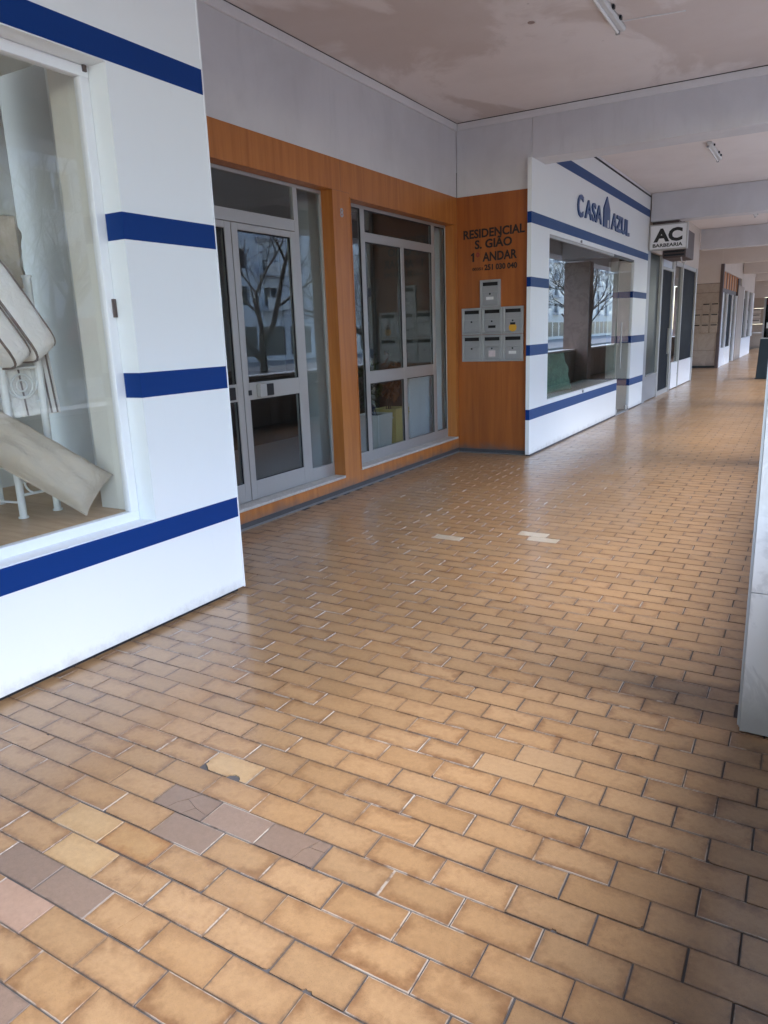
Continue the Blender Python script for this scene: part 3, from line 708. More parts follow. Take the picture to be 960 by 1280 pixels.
for yy in (6.442,): box('panel_joint', (XB + 0.0001, XB + 0.0006, yy, yy + 0.0025, 2.96, 3.242), M['sign_brown'], T)
box('panel_joint', (XB + 0.0001, XB + 0.0006, 6.30, 6.59, 2.957, 2.9592), M['sign_brown'], T)
# marble sills, laid in pieces
y = 3.5
for yy in (4.35, 5.2, 5.75, 6.281):
    box('sill_stone', (XB - 0.155, XB + 0.012, y + 0.0015, yy - 0.0015, 0.165, 0.190), M['marble_sill'], T, 0.003); y = yy
y = 6.603
for yy in (7.15, 7.9, 8.5, 9.09):
    box('sill_stone', (XB - 0.155, XB + 0.014, y + 0.0015, yy - 0.0015, 0.190, 0.2165), M['marble_sill'], T, 0.003); y = yy
XF0, XF1 = XB - 0.165, XB - 0.125
def rect_frame(m, y0, y1, z0, z1, wl, wr, wb, wt_, x0=XF0, x1=XF1):
    m.box(x0, x1, y0, y0 + wl, z0, z1); m.box(x0, x1, y1 - wr, y1, z0, z1)
    m.box(x0 + 0.0006, x1 - 0.0006, y0 + wl, y1 - wr, z0, z0 + wb); m.box(x0 + 0.0006, x1 - 0.0006, y0 + wl, y1 - wr, z1 - wt_, z1)
# outer door frame with transom and side light
m = MB(); m.box(XF0, XF1, 3.95, 6.281, 2.925, 2.956); m.box(XF0, XF1, 5.825, 5.890, 0.192, 2.925); m.box(XF0, XF1, 6.255, 6.281, 0.192, 2.925)
m.box(XF0 + .001, XF1 - .001, 3.95, 5.825, 2.545, 2.645); m.box(XF0 + .001, XF1 - .001, 5.890, 6.255, 0.192, 0.315); m.box(XF0, XF1, 3.95, 4.0, 0.192, 2.545)
df = m.build('door_frame', M['alu'], T, 0.003)
box('transom_pane', (XB - 0.148, XB - 0.142, 4.0, 5.825, 2.645, 2.925), M['glass_lobby'], T)
box('side_pane', (XB - 0.148, XB - 0.142, 5.890, 6.255, 0.315, 2.925), M['glass_lobby'], T)
for (y0, y1, hy, s_) in ((4.06, 4.935, 4.84, 'left'), (4.945, 5.820, 5.09, 'right')):
    m = MB(); x0, x1 = XF0 - 0.004, XF1 + 0.006
    rect_frame(m, y0, y1, 0.196, 2.540, 0.075, 0.075, 0.165, 0.055, x0, x1)
    m.box(x0 + .001, x1 - .001, y0 + 0.075, y1 - 0.075, 1.080, 1.228)
    lf = m.build('door_leaf', M['alu'], T, 0.004)
    mg = MB()
    for (za, zb) in ((0.361, 1.080), (1.228, 2.485)):
        mg.box(XB - 0.139, XB - 0.128, y0 + 0.075, y0 + 0.081, za, zb); mg.box(XB - 0.139, XB - 0.128, y1 - 0.081, y1 - 0.075, za, zb); mg.box(XB - 0.139, XB - 0.128, y0 + .081, y1 - .081, zb - 0.008, zb); mg.box(XB - 0.139, XB - 0.128, y0 + .081, y1 - .081, za, za + 0.006)
    mg.build('gasket', M['gasket'], lf)
    box('glass_pane', (XB - 0.148, XB - 0.142, y0 + 0.075, y1 - 0.075, 0.361, 1.080), M['glass_lobby'], lf)
    box('glass_pane', (XB - 0.148, XB - 0.142, y0 + 0.075, y1 - 0.075, 1.228, 2.485), M['glass_lobby'], lf)
    if s_ == 'right':
        box('lock', (x1, x1 + 0.008, 5.000, 5.040, 1.120, 1.165), M['dark_metal'], lf, 0.003)
        box('handle', (x1, x1 + 0.045, 5.115, 5.205, 1.095, 1.215), M['alu'], lf, 0.006)
        box('pull_plate', (x1, x1 + 0.028, 5.215, 5.325, 1.100, 1.205), M['black'], lf, 0.006)
    else:
        box('pull_plate', (x1, x1 + 0.028, 4.70, 4.81, 1.100, 1.205), M['black'], lf, 0.006)
# window of the entrance
m = MB(); m.box(XF0, XF1, 6.602, 9.053, 2.880, 2.914); m.box(XF0, XF1, 6.602, 6.628, 0.217, 2.880); m.box(XF0, XF1, 9.030, 9.053, 0.217, 2.880)
m.box(XF0, XF1, 6.985, 7.065, 0.330, 2.880); m.box(XF0, XF1, 8.650, 8.730, 0.330, 2.880); m.box(XF0, XF1, 7.845, 7.925, 0.330, 2.560)
m.box(XF0 + .001, XF1 - .001, 6.628, 9.030, 0.217, 0.330); m.box(XF0 + .001, XF1 - .001, 7.065, 8.650, 2.560, 2.655)
for (a, b) in ((7.065, 7.845), (7.925, 8.650)): m.box(XF0 + .001, XF1 - .001, a, b, 1.072, 1.205)
wf = m.build('window_frame', M['alu'], T, 0.003)
gk = MB()
for (a, b, za, zb) in ((6.628, 6.985, 0.33, 2.88), (8.73, 9.03, 0.33, 2.88), (7.065, 8.65, 2.655, 2.88), (7.065, 7.845, 1.205, 2.56), (7.925, 8.65, 1.205, 2.56), (7.065, 7.845, 0.33, 1.072), (7.925, 8.65, 0.33, 1.072)):
    box('window_pane', (XB - 0.148, XB - 0.142, a, b, za, zb), M['glass_lobby'], wf)
    gk.box(XB - 0.139, XB - 0.130, a, a + 0.010, za, zb); gk.box(XB - 0.139, XB - 0.130, b - 0.012, b, za, zb); gk.box(XB - 0.139, XB - 0.130, a + .010, b - .012, zb - 0.010, zb)
gk.build('gasket', M['gasket'], wf)
lettering('house_number', '8', M['alu_dark'], T, (XB + 0.0005, 6.41, 2.72), (0, 1, 0), 0.055, 0.085, 0.004, 0.02)
# lobby behind
box('lobby_floor', (-8.488, XB - 0.161, 3.546, 10.46, 0.0, 0.168), M['terrazzo'], T)
box('lobby_back', (-8.6, -8.49, 3.40, 10.7, -0.1, 3.5), M['lobby_wall'], T)
box('lobby_side', (-8.489, XB - 0.1605, 3.485, 3.545, 0.169, 3.3), M['lobby_wall'], T)
box('lobby_side', (-8.489, -5.3, 10.47, 10.6, 0.10, 3.35), M['lobby_wall'], T)
box('lobby_ceiling', (-8.5, XB - 0.1605, 3.485, 10.6, 3.30, 3.40), M['lobby_wall'], T)
box('lobby_panel', (-5.36, XB - 0.1605, 9.60, 9.68, 0.10, 3.35), M['lobby_pale'], T)
box('lobby_panel', (-5.36, -5.28, 9.681, 10.469, 0.10, 3.35), M['lobby_pale'], T)
box('lobby_column', (-4.75, XB - 0.25, 6.50, 6.68, 0.169, 3.29), M['lobby_wall'], T)
box('lobby_column', (-4.55, XB - 0.24, 9.12, 9.26, 0.169, 3.29), M['lobby_pale'], T)
box('lobby_counter', (-7.9, -6.6, 6.2, 8.9, 0.169, 1.12), M['lobby_dark'], T)
t = thing('leaning_board', 'pale bluish board standing behind the entrance window beside the yellow planter', 'board', (-4.64, 9.0, 0.168))
box('board', (-4.66, -4.62, 8.62, 9.56, 0.20, 1.16), M['lobby_pale'], t, 0.004)
box('foot', (-4.70, -4.58, 8.66, 8.72, 0.169, 0.199), M['alu_dark'], t); box('foot', (-4.70, -4.58, 9.46, 9.52, 0.169, 0.199), M['alu_dark'], t)
# planters behind the glass
def planter(mat, label, x, y, wx, wy, h, seed, russet):
    t = thing('planter', label, 'plant pot', (x, y, 0.168)); z = 0.17
    m = MB(); o0 = 0.02
    m.v += [(x + sx * (wx - o0), y + sy_ * (wy - o0), z) for sx, sy_ in ((-1, -1), (1, -1), (1, 1), (-1, 1))] + [(x + sx * wx, y + sy_ * wy, z + h) for sx, sy_ in ((-1, -1), (1, -1), (1, 1), (-1, 1))] + [(x + sx * (wx - .02), y + sy_ * (wy - .02), z + h) for sx, sy_ in ((-1, -1), (1, -1), (1, 1), (-1, 1))] + [(x + sx * (wx - .02), y + sy_ * (wy - .02), z + h - .04) for sx, sy_ in ((-1, -1), (1, -1), (1, 1), (-1, 1))]
    for b in (0, 4, 8):
        for k in range(4): k2 = (k + 1) % 4; m.f.append((b + k, b + k2, b + 4 + k2, b + 4 + k))
    m.f.append((0, 3, 2, 1)); m.build('pot', mat, t, 0.004)
    box('rim', (x - wx - .006, x + wx + .006, y - wy - .006, y + wy + .006, z + h - 0.075, z + h - 0.060), mat, t)
    box('soil', (x - wx + .021, x + wx - .021, y - wy + .021, y + wy - .021, z + h - .06, z + h - .03), M['soil'], t)
    rr = random.Random(seed); st = MB(); lv = MB()
    for k in range(7):
        a = rr.uniform(0, 6.28); tip = Vector((x + rr.uniform(0.05, 0.22) * math.cos(a), y + rr.uniform(0.1, 0.42) * math.sin(a) + (0.25 if russet else 0), z + h + rr.uniform(0.3, 0.75)))
        base = Vector((x + rr.uniform(-.05, .05), y + rr.uniform(-.05, .05), z + h - .03)); mid = (base + tip) / 2 + Vector((0, 0, 0.15))
        pts = [base.lerp(mid, f) .lerp(mid.lerp(tip, f), f) for f in (0, .25, .5, .75, 1)]; st.tube(pts, 0.006, 5, 0.003)
        for q in range(14):
            f = rr.uniform(0.25, 1); p = base.lerp(mid, f).lerp(mid.lerp(tip, f), f)
            d = Vector((rr.uniform(-1, 1), rr.uniform(-1, 1), rr.uniform(-.9, .4))).normalized(); s_ = d.cross(Vector((rr.uniform(-.3, .3), rr.uniform(-.3, .3), 1))).normalized()
            L = rr.uniform(0.09, 0.17); p0 = p + d * 0.015; up = d.cross(s_) * 0.012
            lv.quadpoly([p0, p0 + d * L * .45 + s_ * L * .3 + up, p0 + d * L, p0 + d * L * .45 - s_ * L * .3 + up])
    st.build('stem', M['bark'], t); stuff(lv.build('leaves', M['leaf_dry'] if russet else M['leaf'], t))
planter(M['pot_white'], 'white planter with leafy plant behind the entrance window', -4.80, 7.98, 0.17, 0.19, 0.46, 5, False)
planter(M['pot_yellow'], 'yellow planter with russet plant behind the entrance window', -4.80, 8.43, 0.17, 0.18, 0.49, 6, True)

# grey wall above the orange band
T = thing('upper_wall', 'grey rendered wall above the orange entrance band', 'wall', (XB, 6.3, 3.245))
box('render_face', (XB - 0.16, XB - 0.004, 3.49, YE + 0.001, 3.2445, ZC - 0.003), M['grey_render'], T)
m = MB(); m.box(XB - 0.004, XB + 0.022, 3.49, YE - 0.016, ZC - 0.088, ZC - 0.008); m.build('cornice', M['cornice'], T, 0.006)
box('gap', (XB - 0.0035, XB + 0.018, 3.49, YE - 0.016, ZC - 0.0075, ZC - 0.001), M['shadow_gap'], T)  # black filler, its colour stands for shade between cornice and ceiling

# ------------------------------------------------------------------ orange end wall with lettering
T = thing('end_wall', 'orange plywood return wall carrying RESIDENCIAL lettering and letterboxes', 'wall', (-3.67, YE, 0))
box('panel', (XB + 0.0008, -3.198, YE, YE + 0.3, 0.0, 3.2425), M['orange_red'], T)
box('edge_trim', (-3.1975, -3.178, YE - 0.012, YE + 0.2, 0.0, 3.243), M['sign_brown'], T, 0.002)
box('edge_trim', (-3.1975, -3.176, YE - 0.012, YE + 0.008, 3.2435, 3.563), M['cornice'], T, 0.002)
box('skirting', (XB + 0.011, -3.18, YE - 0.012, YE - 0.0004, 0.0, 0.055), M['skirt'], T)
box('cove_strip', (XB + 0.012, -3.18, YE - 0.024, YE - 0.0125, 0.0, 0.012), M['cove'], T)
yl = YE - 0.0006; U = (1, 0, 0); UR = (1, 0, 0.022)
lettering('lettering', 'RESIDENCIAL', M['letter_dark'], T, (-4.060, yl, 2.730), UR, 0.815, 0.108, 0.004, 0.030)
lettering('lettering', 'S. GIÃO', M['letter_dark'], T, (-3.905, yl, 2.602), UR, 0.497, 0.133, 0.004, 0.030)
m = MB(); gl = [(-3.938, 2.453), (-3.915, 2.453), (-3.915, 2.562), (-3.931, 2.562), (-3.958, 2.540), (-3.958, 2.522), (-3.938, 2.533)]
m.v += [(p[0], yl - 0.004, p[1]) for p in gl] + [(p[0], yl, p[1]) for p in gl]; n_ = len(gl)
m.f += [tuple(range(n_)), tuple(reversed(range(n_, 2 * n_)))] + [(k, n_ + k, n_ + (k + 1) % n_, (k + 1) % n_) for k in range(n_)]
m.build('lettering', M['letter_dark'], T)
lettering('lettering', 'º', M['letter_red'], T, (-3.890, yl, 2.505), U, 0.050, 0.060, 0.004, 0.03)
lettering('lettering', 'ANDAR', M['letter_dark'], T, (-3.800, yl, 2.447), UR, 0.458, 0.110, 0.004, 0.030)
lettering('lettering', '00351', M['letter_dark'], T, (-3.940, yl, 2.345), U, 0.140, 0.036, 0.004, 0.02)
lettering('lettering', '251 030 040', M['letter_dark'], T, (-3.775, yl, 2.340), U, 0.435, 0.072, 0.004, 0.035)

# letterboxes: one built, six copied
MW, MH, MD = 0.276, 0.336, 0.030
def build_box():
    t = thing('letterbox', '', 'letterbox', (0, 0, 0), 'steel letterboxes on the orange wall')
    m = MB(); w2 = MW / 2
    m.box(-w2, w2, 0, MD, 0, 0.022); m.box(-w2, w2, 0, MD, MH - 0.022, MH); m.box(-w2, -w2 + 0.030, 0.0004, MD, 0.022, MH - 0.022); m.box(w2 - 0.030, w2, 0.0004, MD, 0.022, MH - 0.022)
    m.box(-w2 + .03, w2 - .03, 0.012, MD, 0.022, MH - 0.022)
    m.build('body', M['steel_box'], t, 0.003)
    box('flap', (-w2 + 0.036, w2 - 0.036, 0.006, 0.0118, 0.190, 0.258), M['steel_door'], t, 0.002)
    box('slot', (-w2 + 0.038, w2 - 0.038, 0.009, 0.0118, 0.262, 0.306), M['slot'], t)
    dr = box('door', (-w2 + 0.036, w2 - 0.036, 0.004, 0.0118, 0.028, 0.184), M['steel_door'], t, 0.003)
    m = MB(); m.tube([(0, 0.004, 0.163), (0, -0.003, 0.163)], 0.011, 12); m.build('lock', M['dark_metal'], dr)
    return t
proto = build_box()
def copy_tree(o, parent=None):
    c = o.copy(); COL.objects.link(c)
    if parent is not None: c.parent = parent; c.matrix_parent_inverse = o.matrix_parent_inverse
    for ch in list(o.children):
        copy_tree(ch, c)
    return c
spots = [(-3.690, 1.886, 'steel letterbox alone at the top, with a worn white name label', 'white'),
         (-3.946, 1.548, 'left steel letterbox of the upper row of three, door bare', None),
         (-3.665, 1.548, 'middle letterbox of the upper row, black plate on its door', 'black'),
         (-3.384, 1.548, 'letterbox with a round yellow sticker on its door', 'yellow'),
         (-3.946, 1.208, 'left steel letterbox of the bottom row, door bare', None),
         (-3.665, 1.208, 'middle letterbox of the bottom row, rounded pinkish sticker', 'pink'),
         (-3.384, 1.208, 'right letterbox of the bottom row, small white label', 'white')]
clones = [proto] + [copy_tree(proto) for _ in spots[1:]]
for c, (x, z, lab, st) in zip(clones, spots):
    c.location = (x, YE - MD - 0.001, z); c['label'] = lab
    def extra(name, b, mat):
        o = MB().box(*b).build(name, mat); o.parent = c; return o
    if st == 'white': extra('name_label', (-0.052, 0.048, 0.0025, 0.0039, 0.092, 0.128), M['paper'])
    if st == 'black': extra('name_plate', (-0.050, 0.050, 0.0025, 0.0039, 0.080, 0.112), M['slot'])
    if st == 'pink': extra('sticker', (-0.045, 0.048, 0.0025, 0.0039, 0.060, 0.138), M['paper_pink'])
    if st == 'yellow':
        m = MB(); m.tube([(0.0, 0.0039, 0.078), (0.0, 0.0025, 0.078)], 0.052, 24); o = m.build('sticker', M['yellow']); o.parent = c
        extra('name_plate', (-0.034, 0.034, 0.0012, 0.0024, 0.112, 0.140), M['slot'])

# ------------------------------------------------------------------ Casa Azul shop front
T = thing('shop', 'white and blue shop front lettered CASA AZUL, beyond the letterboxes', 'shop front', (XA, 12.5, 0))
y0c, y1c = 9.040, 16.05
us = [y0c, 9.56, 9.75, 13.76, 14.82, y1c]; vs = [0.022, 0.09, 0.66, 2.775, 3.563, 4.02]
def fil(i, j):
    if i == 2 and j == 2: return False
    if i == 3 and j in (0, 1, 2): return False
    if i == 0 and j == 4: return False
    return True
w = slab(us, vs, fil, XA - 0.05, XA, 'x').build('wall', M['white'], T); fix_normals(w)
box('kick_plate', (XA - 0.045, XA + 0.006, y0c + .02, 13.74, -0.003, 0.0215), M['skirt'], T)
box('kick_plate', (XA - 0.045, XA + 0.006, 14.83, y1c, -0.003, 0.0215), M['skirt'], T)
box('door_threshold', (XA - 0.20, XA + 0.005, 13.745, 14.825, -0.003, 0.012), M['alu_dark'], T)
box('gap', (XA - 0.048, XA + 0.008, y0c + 1.0, y1c, 4.0205, 4.045), M['shadow_gap'], T)  # black strip coloured as the shaded gap along the wall top
box('head_filler', (XA - 0.05, XA - 0.004, 9.56, y1c, 4.046, ZC - 0.003), M['cornice'], T)
BF = M['blue_faded']
for (a, b, z0, z1) in ((9.56, y1c, 3.650, 3.785), (y0c, y1c, 2.838, 2.968), (y0c, 9.748, 2.103, 2.218), (y0c, 9.748, 1.272, 1.405), (y0c, 13.758, 0.468, 0.600), (14.822, y1c, 2.103, 2.218), (14.822, y1c, 1.272, 1.405), (14.822, y1c, 0.468, 0.600)):
    s = box('stripe', (XA + 0.0003, XA + 0.0025, a, b, z0, z1), BF, T)
    if a == y0c: box('stripe_return', (XA - 0.05, XA + 0.0003, a - 0.0018, a - 0.0002, z0, z1), M['blue'], s)
    if a == 14.822 and z1 < 2.3: pass
# deep jamb of the door with the stripes carried round
jb = box('door_jamb', (-3.60, XA - 0.0505, 14.825, 14.90, 0.0, 2.774), M['shop_wall'], T)
for (z0, z1) in ((2.103, 2.218), (1.272, 1.405), (0.468, 0.600)): box('stripe', (-3.60, XA - 0.001, 14.818, 14.8215, z0, z1), M['blue'], jb)
# frameless glass
m = MB(); m.box(XA - 0.06, XA - 0.012, 9.752, 13.30, 2.735, 2.774); m.build('window_head', M['alu'], T, 0.002)
box('window_pane', (XA - 0.038, XA - 0.028, 9.752, 13.735, 0.662, 2.734), M['glass_front'], T)
box('window_sill', (XA - 0.60, XA - 0.052, 9.76, 13.75, 0.58, 0.655), M['white'], T)
box('door_track', (XA - 0.06, XA - 0.010, 13.32, 14.818, 2.7355, 2.7735), M['dark_metal'], T, 0.002)
dl = box('glass_door', (XA - 0.038, XA - 0.028, 13.79, 14.80, 0.035, 2.70), M['glass'], T)
box('patch_fitting', (XA - 0.05, XA - 0.016, 13.79, 13.93, 0.02, 0.10), M['alu'], dl, 0.003)
box('patch_fitting', (XA - 0.05, XA - 0.016, 14.66, 14.80, 0.02, 0.10), M['alu'], dl, 0.003)
m = MB(); m.tube([(XA + 0.02, 13.88, 0.85), (XA + 0.02, 13.88, 1.65)], 0.014, 10); m.build('door_pull', M['alu'], dl)
for yy in (11.2,): 
    m = MB(); m.tube([(XA + 0.0, yy, 2.80), (XA + 0.02, yy, 2.80)], 0.02, 12); m.build('stud', M['alu_dark'], T); m = MB(); m.tube([(XA, 11.5, 0.632), (XA + 0.02, 11.5, 0.632)], 0.022, 12); m.build('stud', M['alu_dark'], T)
# interior
box('shop_floor', (-7.2, XA - 0.61, 9.5, 16.0, -0.2, 0.0), M['laminate'], T)
box('shop_floor', (XA - 0.609, XA - 0.201, 13.76, 16.0, -0.2, 0.0), M['laminate'], T)
box('shop_back', (-7.3, -7.21, 9.5, 16.0, 0, 3.6), M['shop_dark'], T)
box('shop_side', (-7.2, -3.20, 9.445, 9.499, 0, 3.6), M['shop_dark'], T)
box('shop_side', (-7.2, -3.61, 16.001, 16.06, 0, 3.6), M['shop_dark'], T)
box('shop_ceiling', (-7.3, XA - 0.0505, 9.44, 16.06, 3.0, 3.08), M['shop_dark'], T)
# sign letters and little house
box_ = thing('shop_sign', 'raised blue CASA AZUL letters with a house emblem on the white fascia', 'sign', (XA + 0.001, 12.5, 3.13))
UY = (0, 1, 0); xo = XA + 0.0028
lettering('letter_group', 'C', M['blue_letter'], box_, (xo, 10.95, 3.118), UY, 0.28, 0.305, 0.018, 0.022)
lettering('letter_group', 'ASA', M['blue_letter'], box_, (xo, 11.33, 3.135), UY, 0.97, 0.262, 0.018, 0.020)
lettering('letter_group', 'AZUL', M['blue_letter'], box_, (xo, 12.90, 3.128), UY, 1.33, 0.262, 0.018, 0.036)
m = MB(); pts = [(12.40, 3.125), (12.79, 3.125), (12.79, 3.40), (12.595, 3.585), (12.40, 3.40)]
def prism_x(m, pts, x0, x1):
    b = len(m.v); n = len(pts)
    m.v += [(x1, p[0], p[1]) for p in pts] + [(x0, p[0], p[1]) for p in pts]
    m.f.append(tuple(range(b, b + n))); m.f.append(tuple(reversed(range(b + n, b + 2 * n))))
    for k in range(n): k2 = (k + 1) % n; m.f.append((b + k2, b + k, b + n + k, b + n + k2))
prism_x(m, pts, xo, xo + 0.018); em = m.build('house_emblem', M['blue_letter'], box_)
box('emblem_door', (xo + 0.0182, xo + 0.0195, 12.63, 12.70, 3.125, 3.24), M['sign_white'], em)
# things in the window
add_cushion('green_cushion', (-3.44, 10.70, 0.95), (0.10, 1, 0.0), (-0.25, 0, 1), 1.55, 0.58, 0.16, M['green_cloth'], 'green leaf-patterned cushion standing in the CASA AZUL window', 12)
t = thing('display_case', 'low dark wooden cabinet inside the CASA AZUL window', 'cabinet', (-4.3, 12.2, 0))
box('carcass', (-4.6, -4.05, 11.3, 13.3, 0.06, 0.98), M['parapet_panel'], t, 0.006)
for k in range(4): box('door', (-4.049, -4.03, 11.32 + k * 0.49, 11.79 + k * 0.49, 0.10, 0.95), M['sign_brown'], t, 0.004)

# ------------------------------------------------------------------ barber shop front
T = thing('shop', 'dark glazed barber shop front in aluminium frames under the AC sign', 'shop front', (XA, 19.5, 0))
XG = XA - 0.01
box('fascia', (XG - 0.2, XG, 16.052, 23.1, 3.05, ZC - 0.003), M['tan_paint'], T)
box('pilaster', (XG - 0.2, XG + 0.004, 16.053, 16.35, 0.0, 3.049), M['alu_dark'], T)
box('stall_riser', (XG - 0.1, XG - 0.005, 16.351, 17.62, 0.02, 0.54), M['alu_dark'], T)
box('window_pane', (XG - 0.06, XG - 0.045, 16.351, 17.62, 0.56, 3.03), M['smoke'], T)
box('sill', (XG - 0.1, XG + 0.03, 16.351, 17.62, 0.5405, 0.562), M['alu'], T)
for (a, b) in ((17.62, 17.76), (19.15, 19.32), (20.48, 20.58), (22.75, 22.95)): box('mullion', (XG - 0.10, XG + 0.012, a, b, 0.0, 3.045), M['alu'], T, 0.004)
d = box('door_leaf', (XG - 0.06, XG - 0.035, 17.765, 19.145, 0.10, 2.78), M['near_black'], T)
box('handle', (XG - 0.034, XG + 0.02, 18.95, 19.0, 0.9, 1.5), M['alu'], d, 0.004)
box('fanlight', (XG - 0.06, XG - 0.04, 17.80, 19.15, 2.84, 3.04), M['lobby_pale'], T)
box('door_head', (XG - 0.09, XG - 0.002, 17.80, 19.15, 2.782, 2.838), M['alu'], T)
box('door_sill', (XG - 0.09, XG - 0.002, 17.80, 19.15, 0.0, 0.098), M['alu'], T)
box('window_pane', (XG - 0.06, XG - 0.045, 19.33, 20.48, 0.66, 2.95), M['glass_dark'], T)
box('stall_riser', (XG - 0.1, XG - 0.005, 19.55, 20.48, 0.02, 0.659), M['white_frame'], T)
box('transom', (XG - 0.1, XG - 0.004, 19.55, 23.1, 2.951, 3.048), M['alu'], T)
box('dark_panel', (XG - 0.06, XG - 0.03, 20.58, 22.75, 0.66, 2.95), M['near_black'], T)
box('stall_riser', (XG - 0.1, XG - 0.005, 20.58, 22.75, 0.02, 0.659), M['white_frame'], T)
box('back_room', (-5.5, XG - 0.3, 16.36, 23.0, 0, 3.04), M['lobby_dark'], T)
box('corner_wall', (XB - 0.1, XG - 0.201, 22.98, 23.1, 0.0, ZC - 0.003), M['tan_paint'], T)
# projecting sign
T = thing('barber_sign', 'white projecting sign reading AC BARBEARIA in black', 'sign', (-2.78, 16.2, 3.03))
box('sign_box', (-3.095, -2.43, 16.105 - 0.09, 16.105 + 0.06, 3.04, 3.475), M['sign_white'], T, 0.006)
m = MB(); ys0, ys1 = 16.006, 16.172
m.box(-3.118, -3.0955, ys0, ys1, 3.02, 3.50); m.box(-2.4295, -2.412, ys0, ys1, 3.02, 3.50); m.box(-3.0955, -2.4295, ys0, ys1, 3.0205, 3.039); m.box(-3.0955, -2.4295, ys0, ys1, 3.476, 3.4985)
m.build('sign_frame', M['alu'], T, 0.003)
lettering('lettering', 'AC', M['black'], T, (-3.035, 16.0145, 3.165), U, 0.535, 0.255, 0.004, 0.045)
lettering('lettering', 'BARBEARIA', M['black'], T, (-3.045, 16.0145, 3.072), U, 0.555, 0.066, 0.004, 0.03)
m = MB(); m.box(-3.10, -2.60, 16.20, 16.9, 3.50, 3.64); m.build('shade_box', M['sign_brown'], T, 0.004)
T = thing('air_conditioner', 'dark air conditioning unit on the barber fascia behind the sign', 'air conditioner', (-2.9, 17.9, 3.1))
box('casing', (-3.13, -2.66, 17.6, 18.7, 2.98, 3.55), M['sign_brown'], T, 0.01)
for k in range(7): box('louvre', (-3.10, -2.69, 17.585, 17.599, 3.02 + k * 0.07, 3.055 + k * 0.07), M['dark_metal'], T)
m = MB(); m.tube([(-2.75, 17.6, 2.98), (-2.72, 17.55, 2.88), (-2.66, 17.5, 2.84), (-2.62, 17.5, 2.90)], 0.014, 8); m.build('pipe', M['cornice'], T)

# ------------------------------------------------------------------ second recess: tan wall with letterboxes
Y2 = 29.28
T = thing('tan_wall', 'tan stone return wall with letterboxes, second recess along the arcade', 'wall', (-3.65, Y2, 0))
zz = [0.0, 0.62, 1.25, 2.05, 2.62, 2.93]
for k in range(5): box('stone_panel', (XB, -3.24, Y2, Y2 + 0.1, zz[k] + 0.004, zz[k + 1] - 0.004), M['tan_stone'], T, 0.004)
box('core', (XB, -3.205, Y2 + 0.03, Y2 + 0.25, 0.0, 2.94), M['shadow_gap'], T)
box('upper_panel', (XB, -3.20, Y2 + 0.002, Y2 + 0.25, 2.941, ZC - 0.003), M['tan_paint'], T)
box('edge_trim', (-3.235, -3.13, Y2 - 0.03, Y2 + 0.2, 0.0, 3.565), M['sign_brown'], T, 0.004)
box('skirting', (XB, -3.235, Y2 - 0.02, Y2 - 0.001, 0.0, 0.08), M['dark_metal'], T)
box('back_wall', (XB - 0.2, XB - 0.002, 23.1, Y2 + 0.2, 0.0, ZC - 0.003), M['tan_paint'], T)
k = 0
WORD = ['top', 'middle', 'bottom']; WC = ['left', 'centre', 'right']
tanproto = None
for r_ in range(3):
    for c_ in range(3):
        if r_ == 0 and c_ == 0: continue
        lab = 'small tan letterbox on the tan wall, %s row, %s column' % (WORD[r_], WC[c_])
        if tanproto is None:
            t = thing('letterbox', lab, 'letterbox', (0, 0, 0), 'tan letterboxes on the far wall')
            box('body', (-0.125, 0.125, 0, 0.04, 0, 0.32), M['tan_stone'], t, 0.004); box('slot', (-0.10, 0.10, -0.004, -0.0005, 0.25, 0.285), M['slot'], t)
            box('door', (-0.105, 0.105, -0.006, -0.0005, 0.03, 0.20), M['tan_stone'], t, 0.003); tanproto = t
        else: t = copy_tree(tanproto)
        t.location = (-3.92 + 0.285 * c_, Y2 - 0.042, 1.96 - r_ * 0.36); t['label'] = lab

# ------------------------------------------------------------------ far shops
T = thing('shop', 'white framed far shop front with orange slats over its door', 'shop front', (XA, 33, 0))
XG = XA - 0.02
box('fascia', (XG - 0.2, XG, 29.5, 36.3, 3.35, ZC - 0.003), M['tan_paint'], T)
for k in range(6): box('slat', (XG - 0.05, XG - 0.03, 30.1 + k * 0.9, 30.58 + k * 0.9, 2.78, 3.345), M['slat_orange'], T, 0.006)
box('slat_back', (XG - 0.2, XG - 0.055, 29.5, 36.3, 2.62, 3.349), M['sign_brown'], T)
box('stall_riser', (XG - 0.1, XG - 0.002, 29.5, 32.9, 0.0, 0.66), M['white_frame'], T)
box('window_pane', (XG - 0.06, XG - 0.05, 29.5, 31.2, 0.661, 2.60), M['glass_dark'], T)
box('dark_panel', (XG - 0.06, XG - 0.03, 31.2, 32.9, 0.661, 2.60), M['near_black'], T)
for (a, b) in ((29.5, 29.9), (31.15, 31.3), (32.9, 33.1), (34.5, 34.75)): box('mullion', (XG - 0.1, XG + 0.012, a, b, 0.0, 2.6195), M['white_frame'], T, 0.004)
box('glass_door', (XG - 0.06, XG - 0.045, 33.1, 34.5, 0.03, 2.60), M['glass_dark'], T)
box('pilaster', (XG - 0.2, XG + 0.03, 34.8, 37.4, 0.0, 3.05), M['tan_stone'], T, 0.01)
box('dark_edge', (XG - 0.1, XG + 0.02, 34.752, 34.799, 0.0, 3.3), M['sign_brown'], T)
box('back_room', (-5.2, XG - 0.3, 29.6, 36.2, 0, 3.3), M['lobby_dark'], T)
T = thing('shop', 'small far shop front with white base, before the end recess', 'shop front', (XA, 40, 0))
box('fascia', (XG - 0.2, XG, 36.301, 43.3, 2.95, ZC - 0.003), M['tan_paint'], T)
box('stall_riser', (XG - 0.1, XG + 0.02, 37.41, 42.6, 0.0, 0.85), M['white_frame'], T)
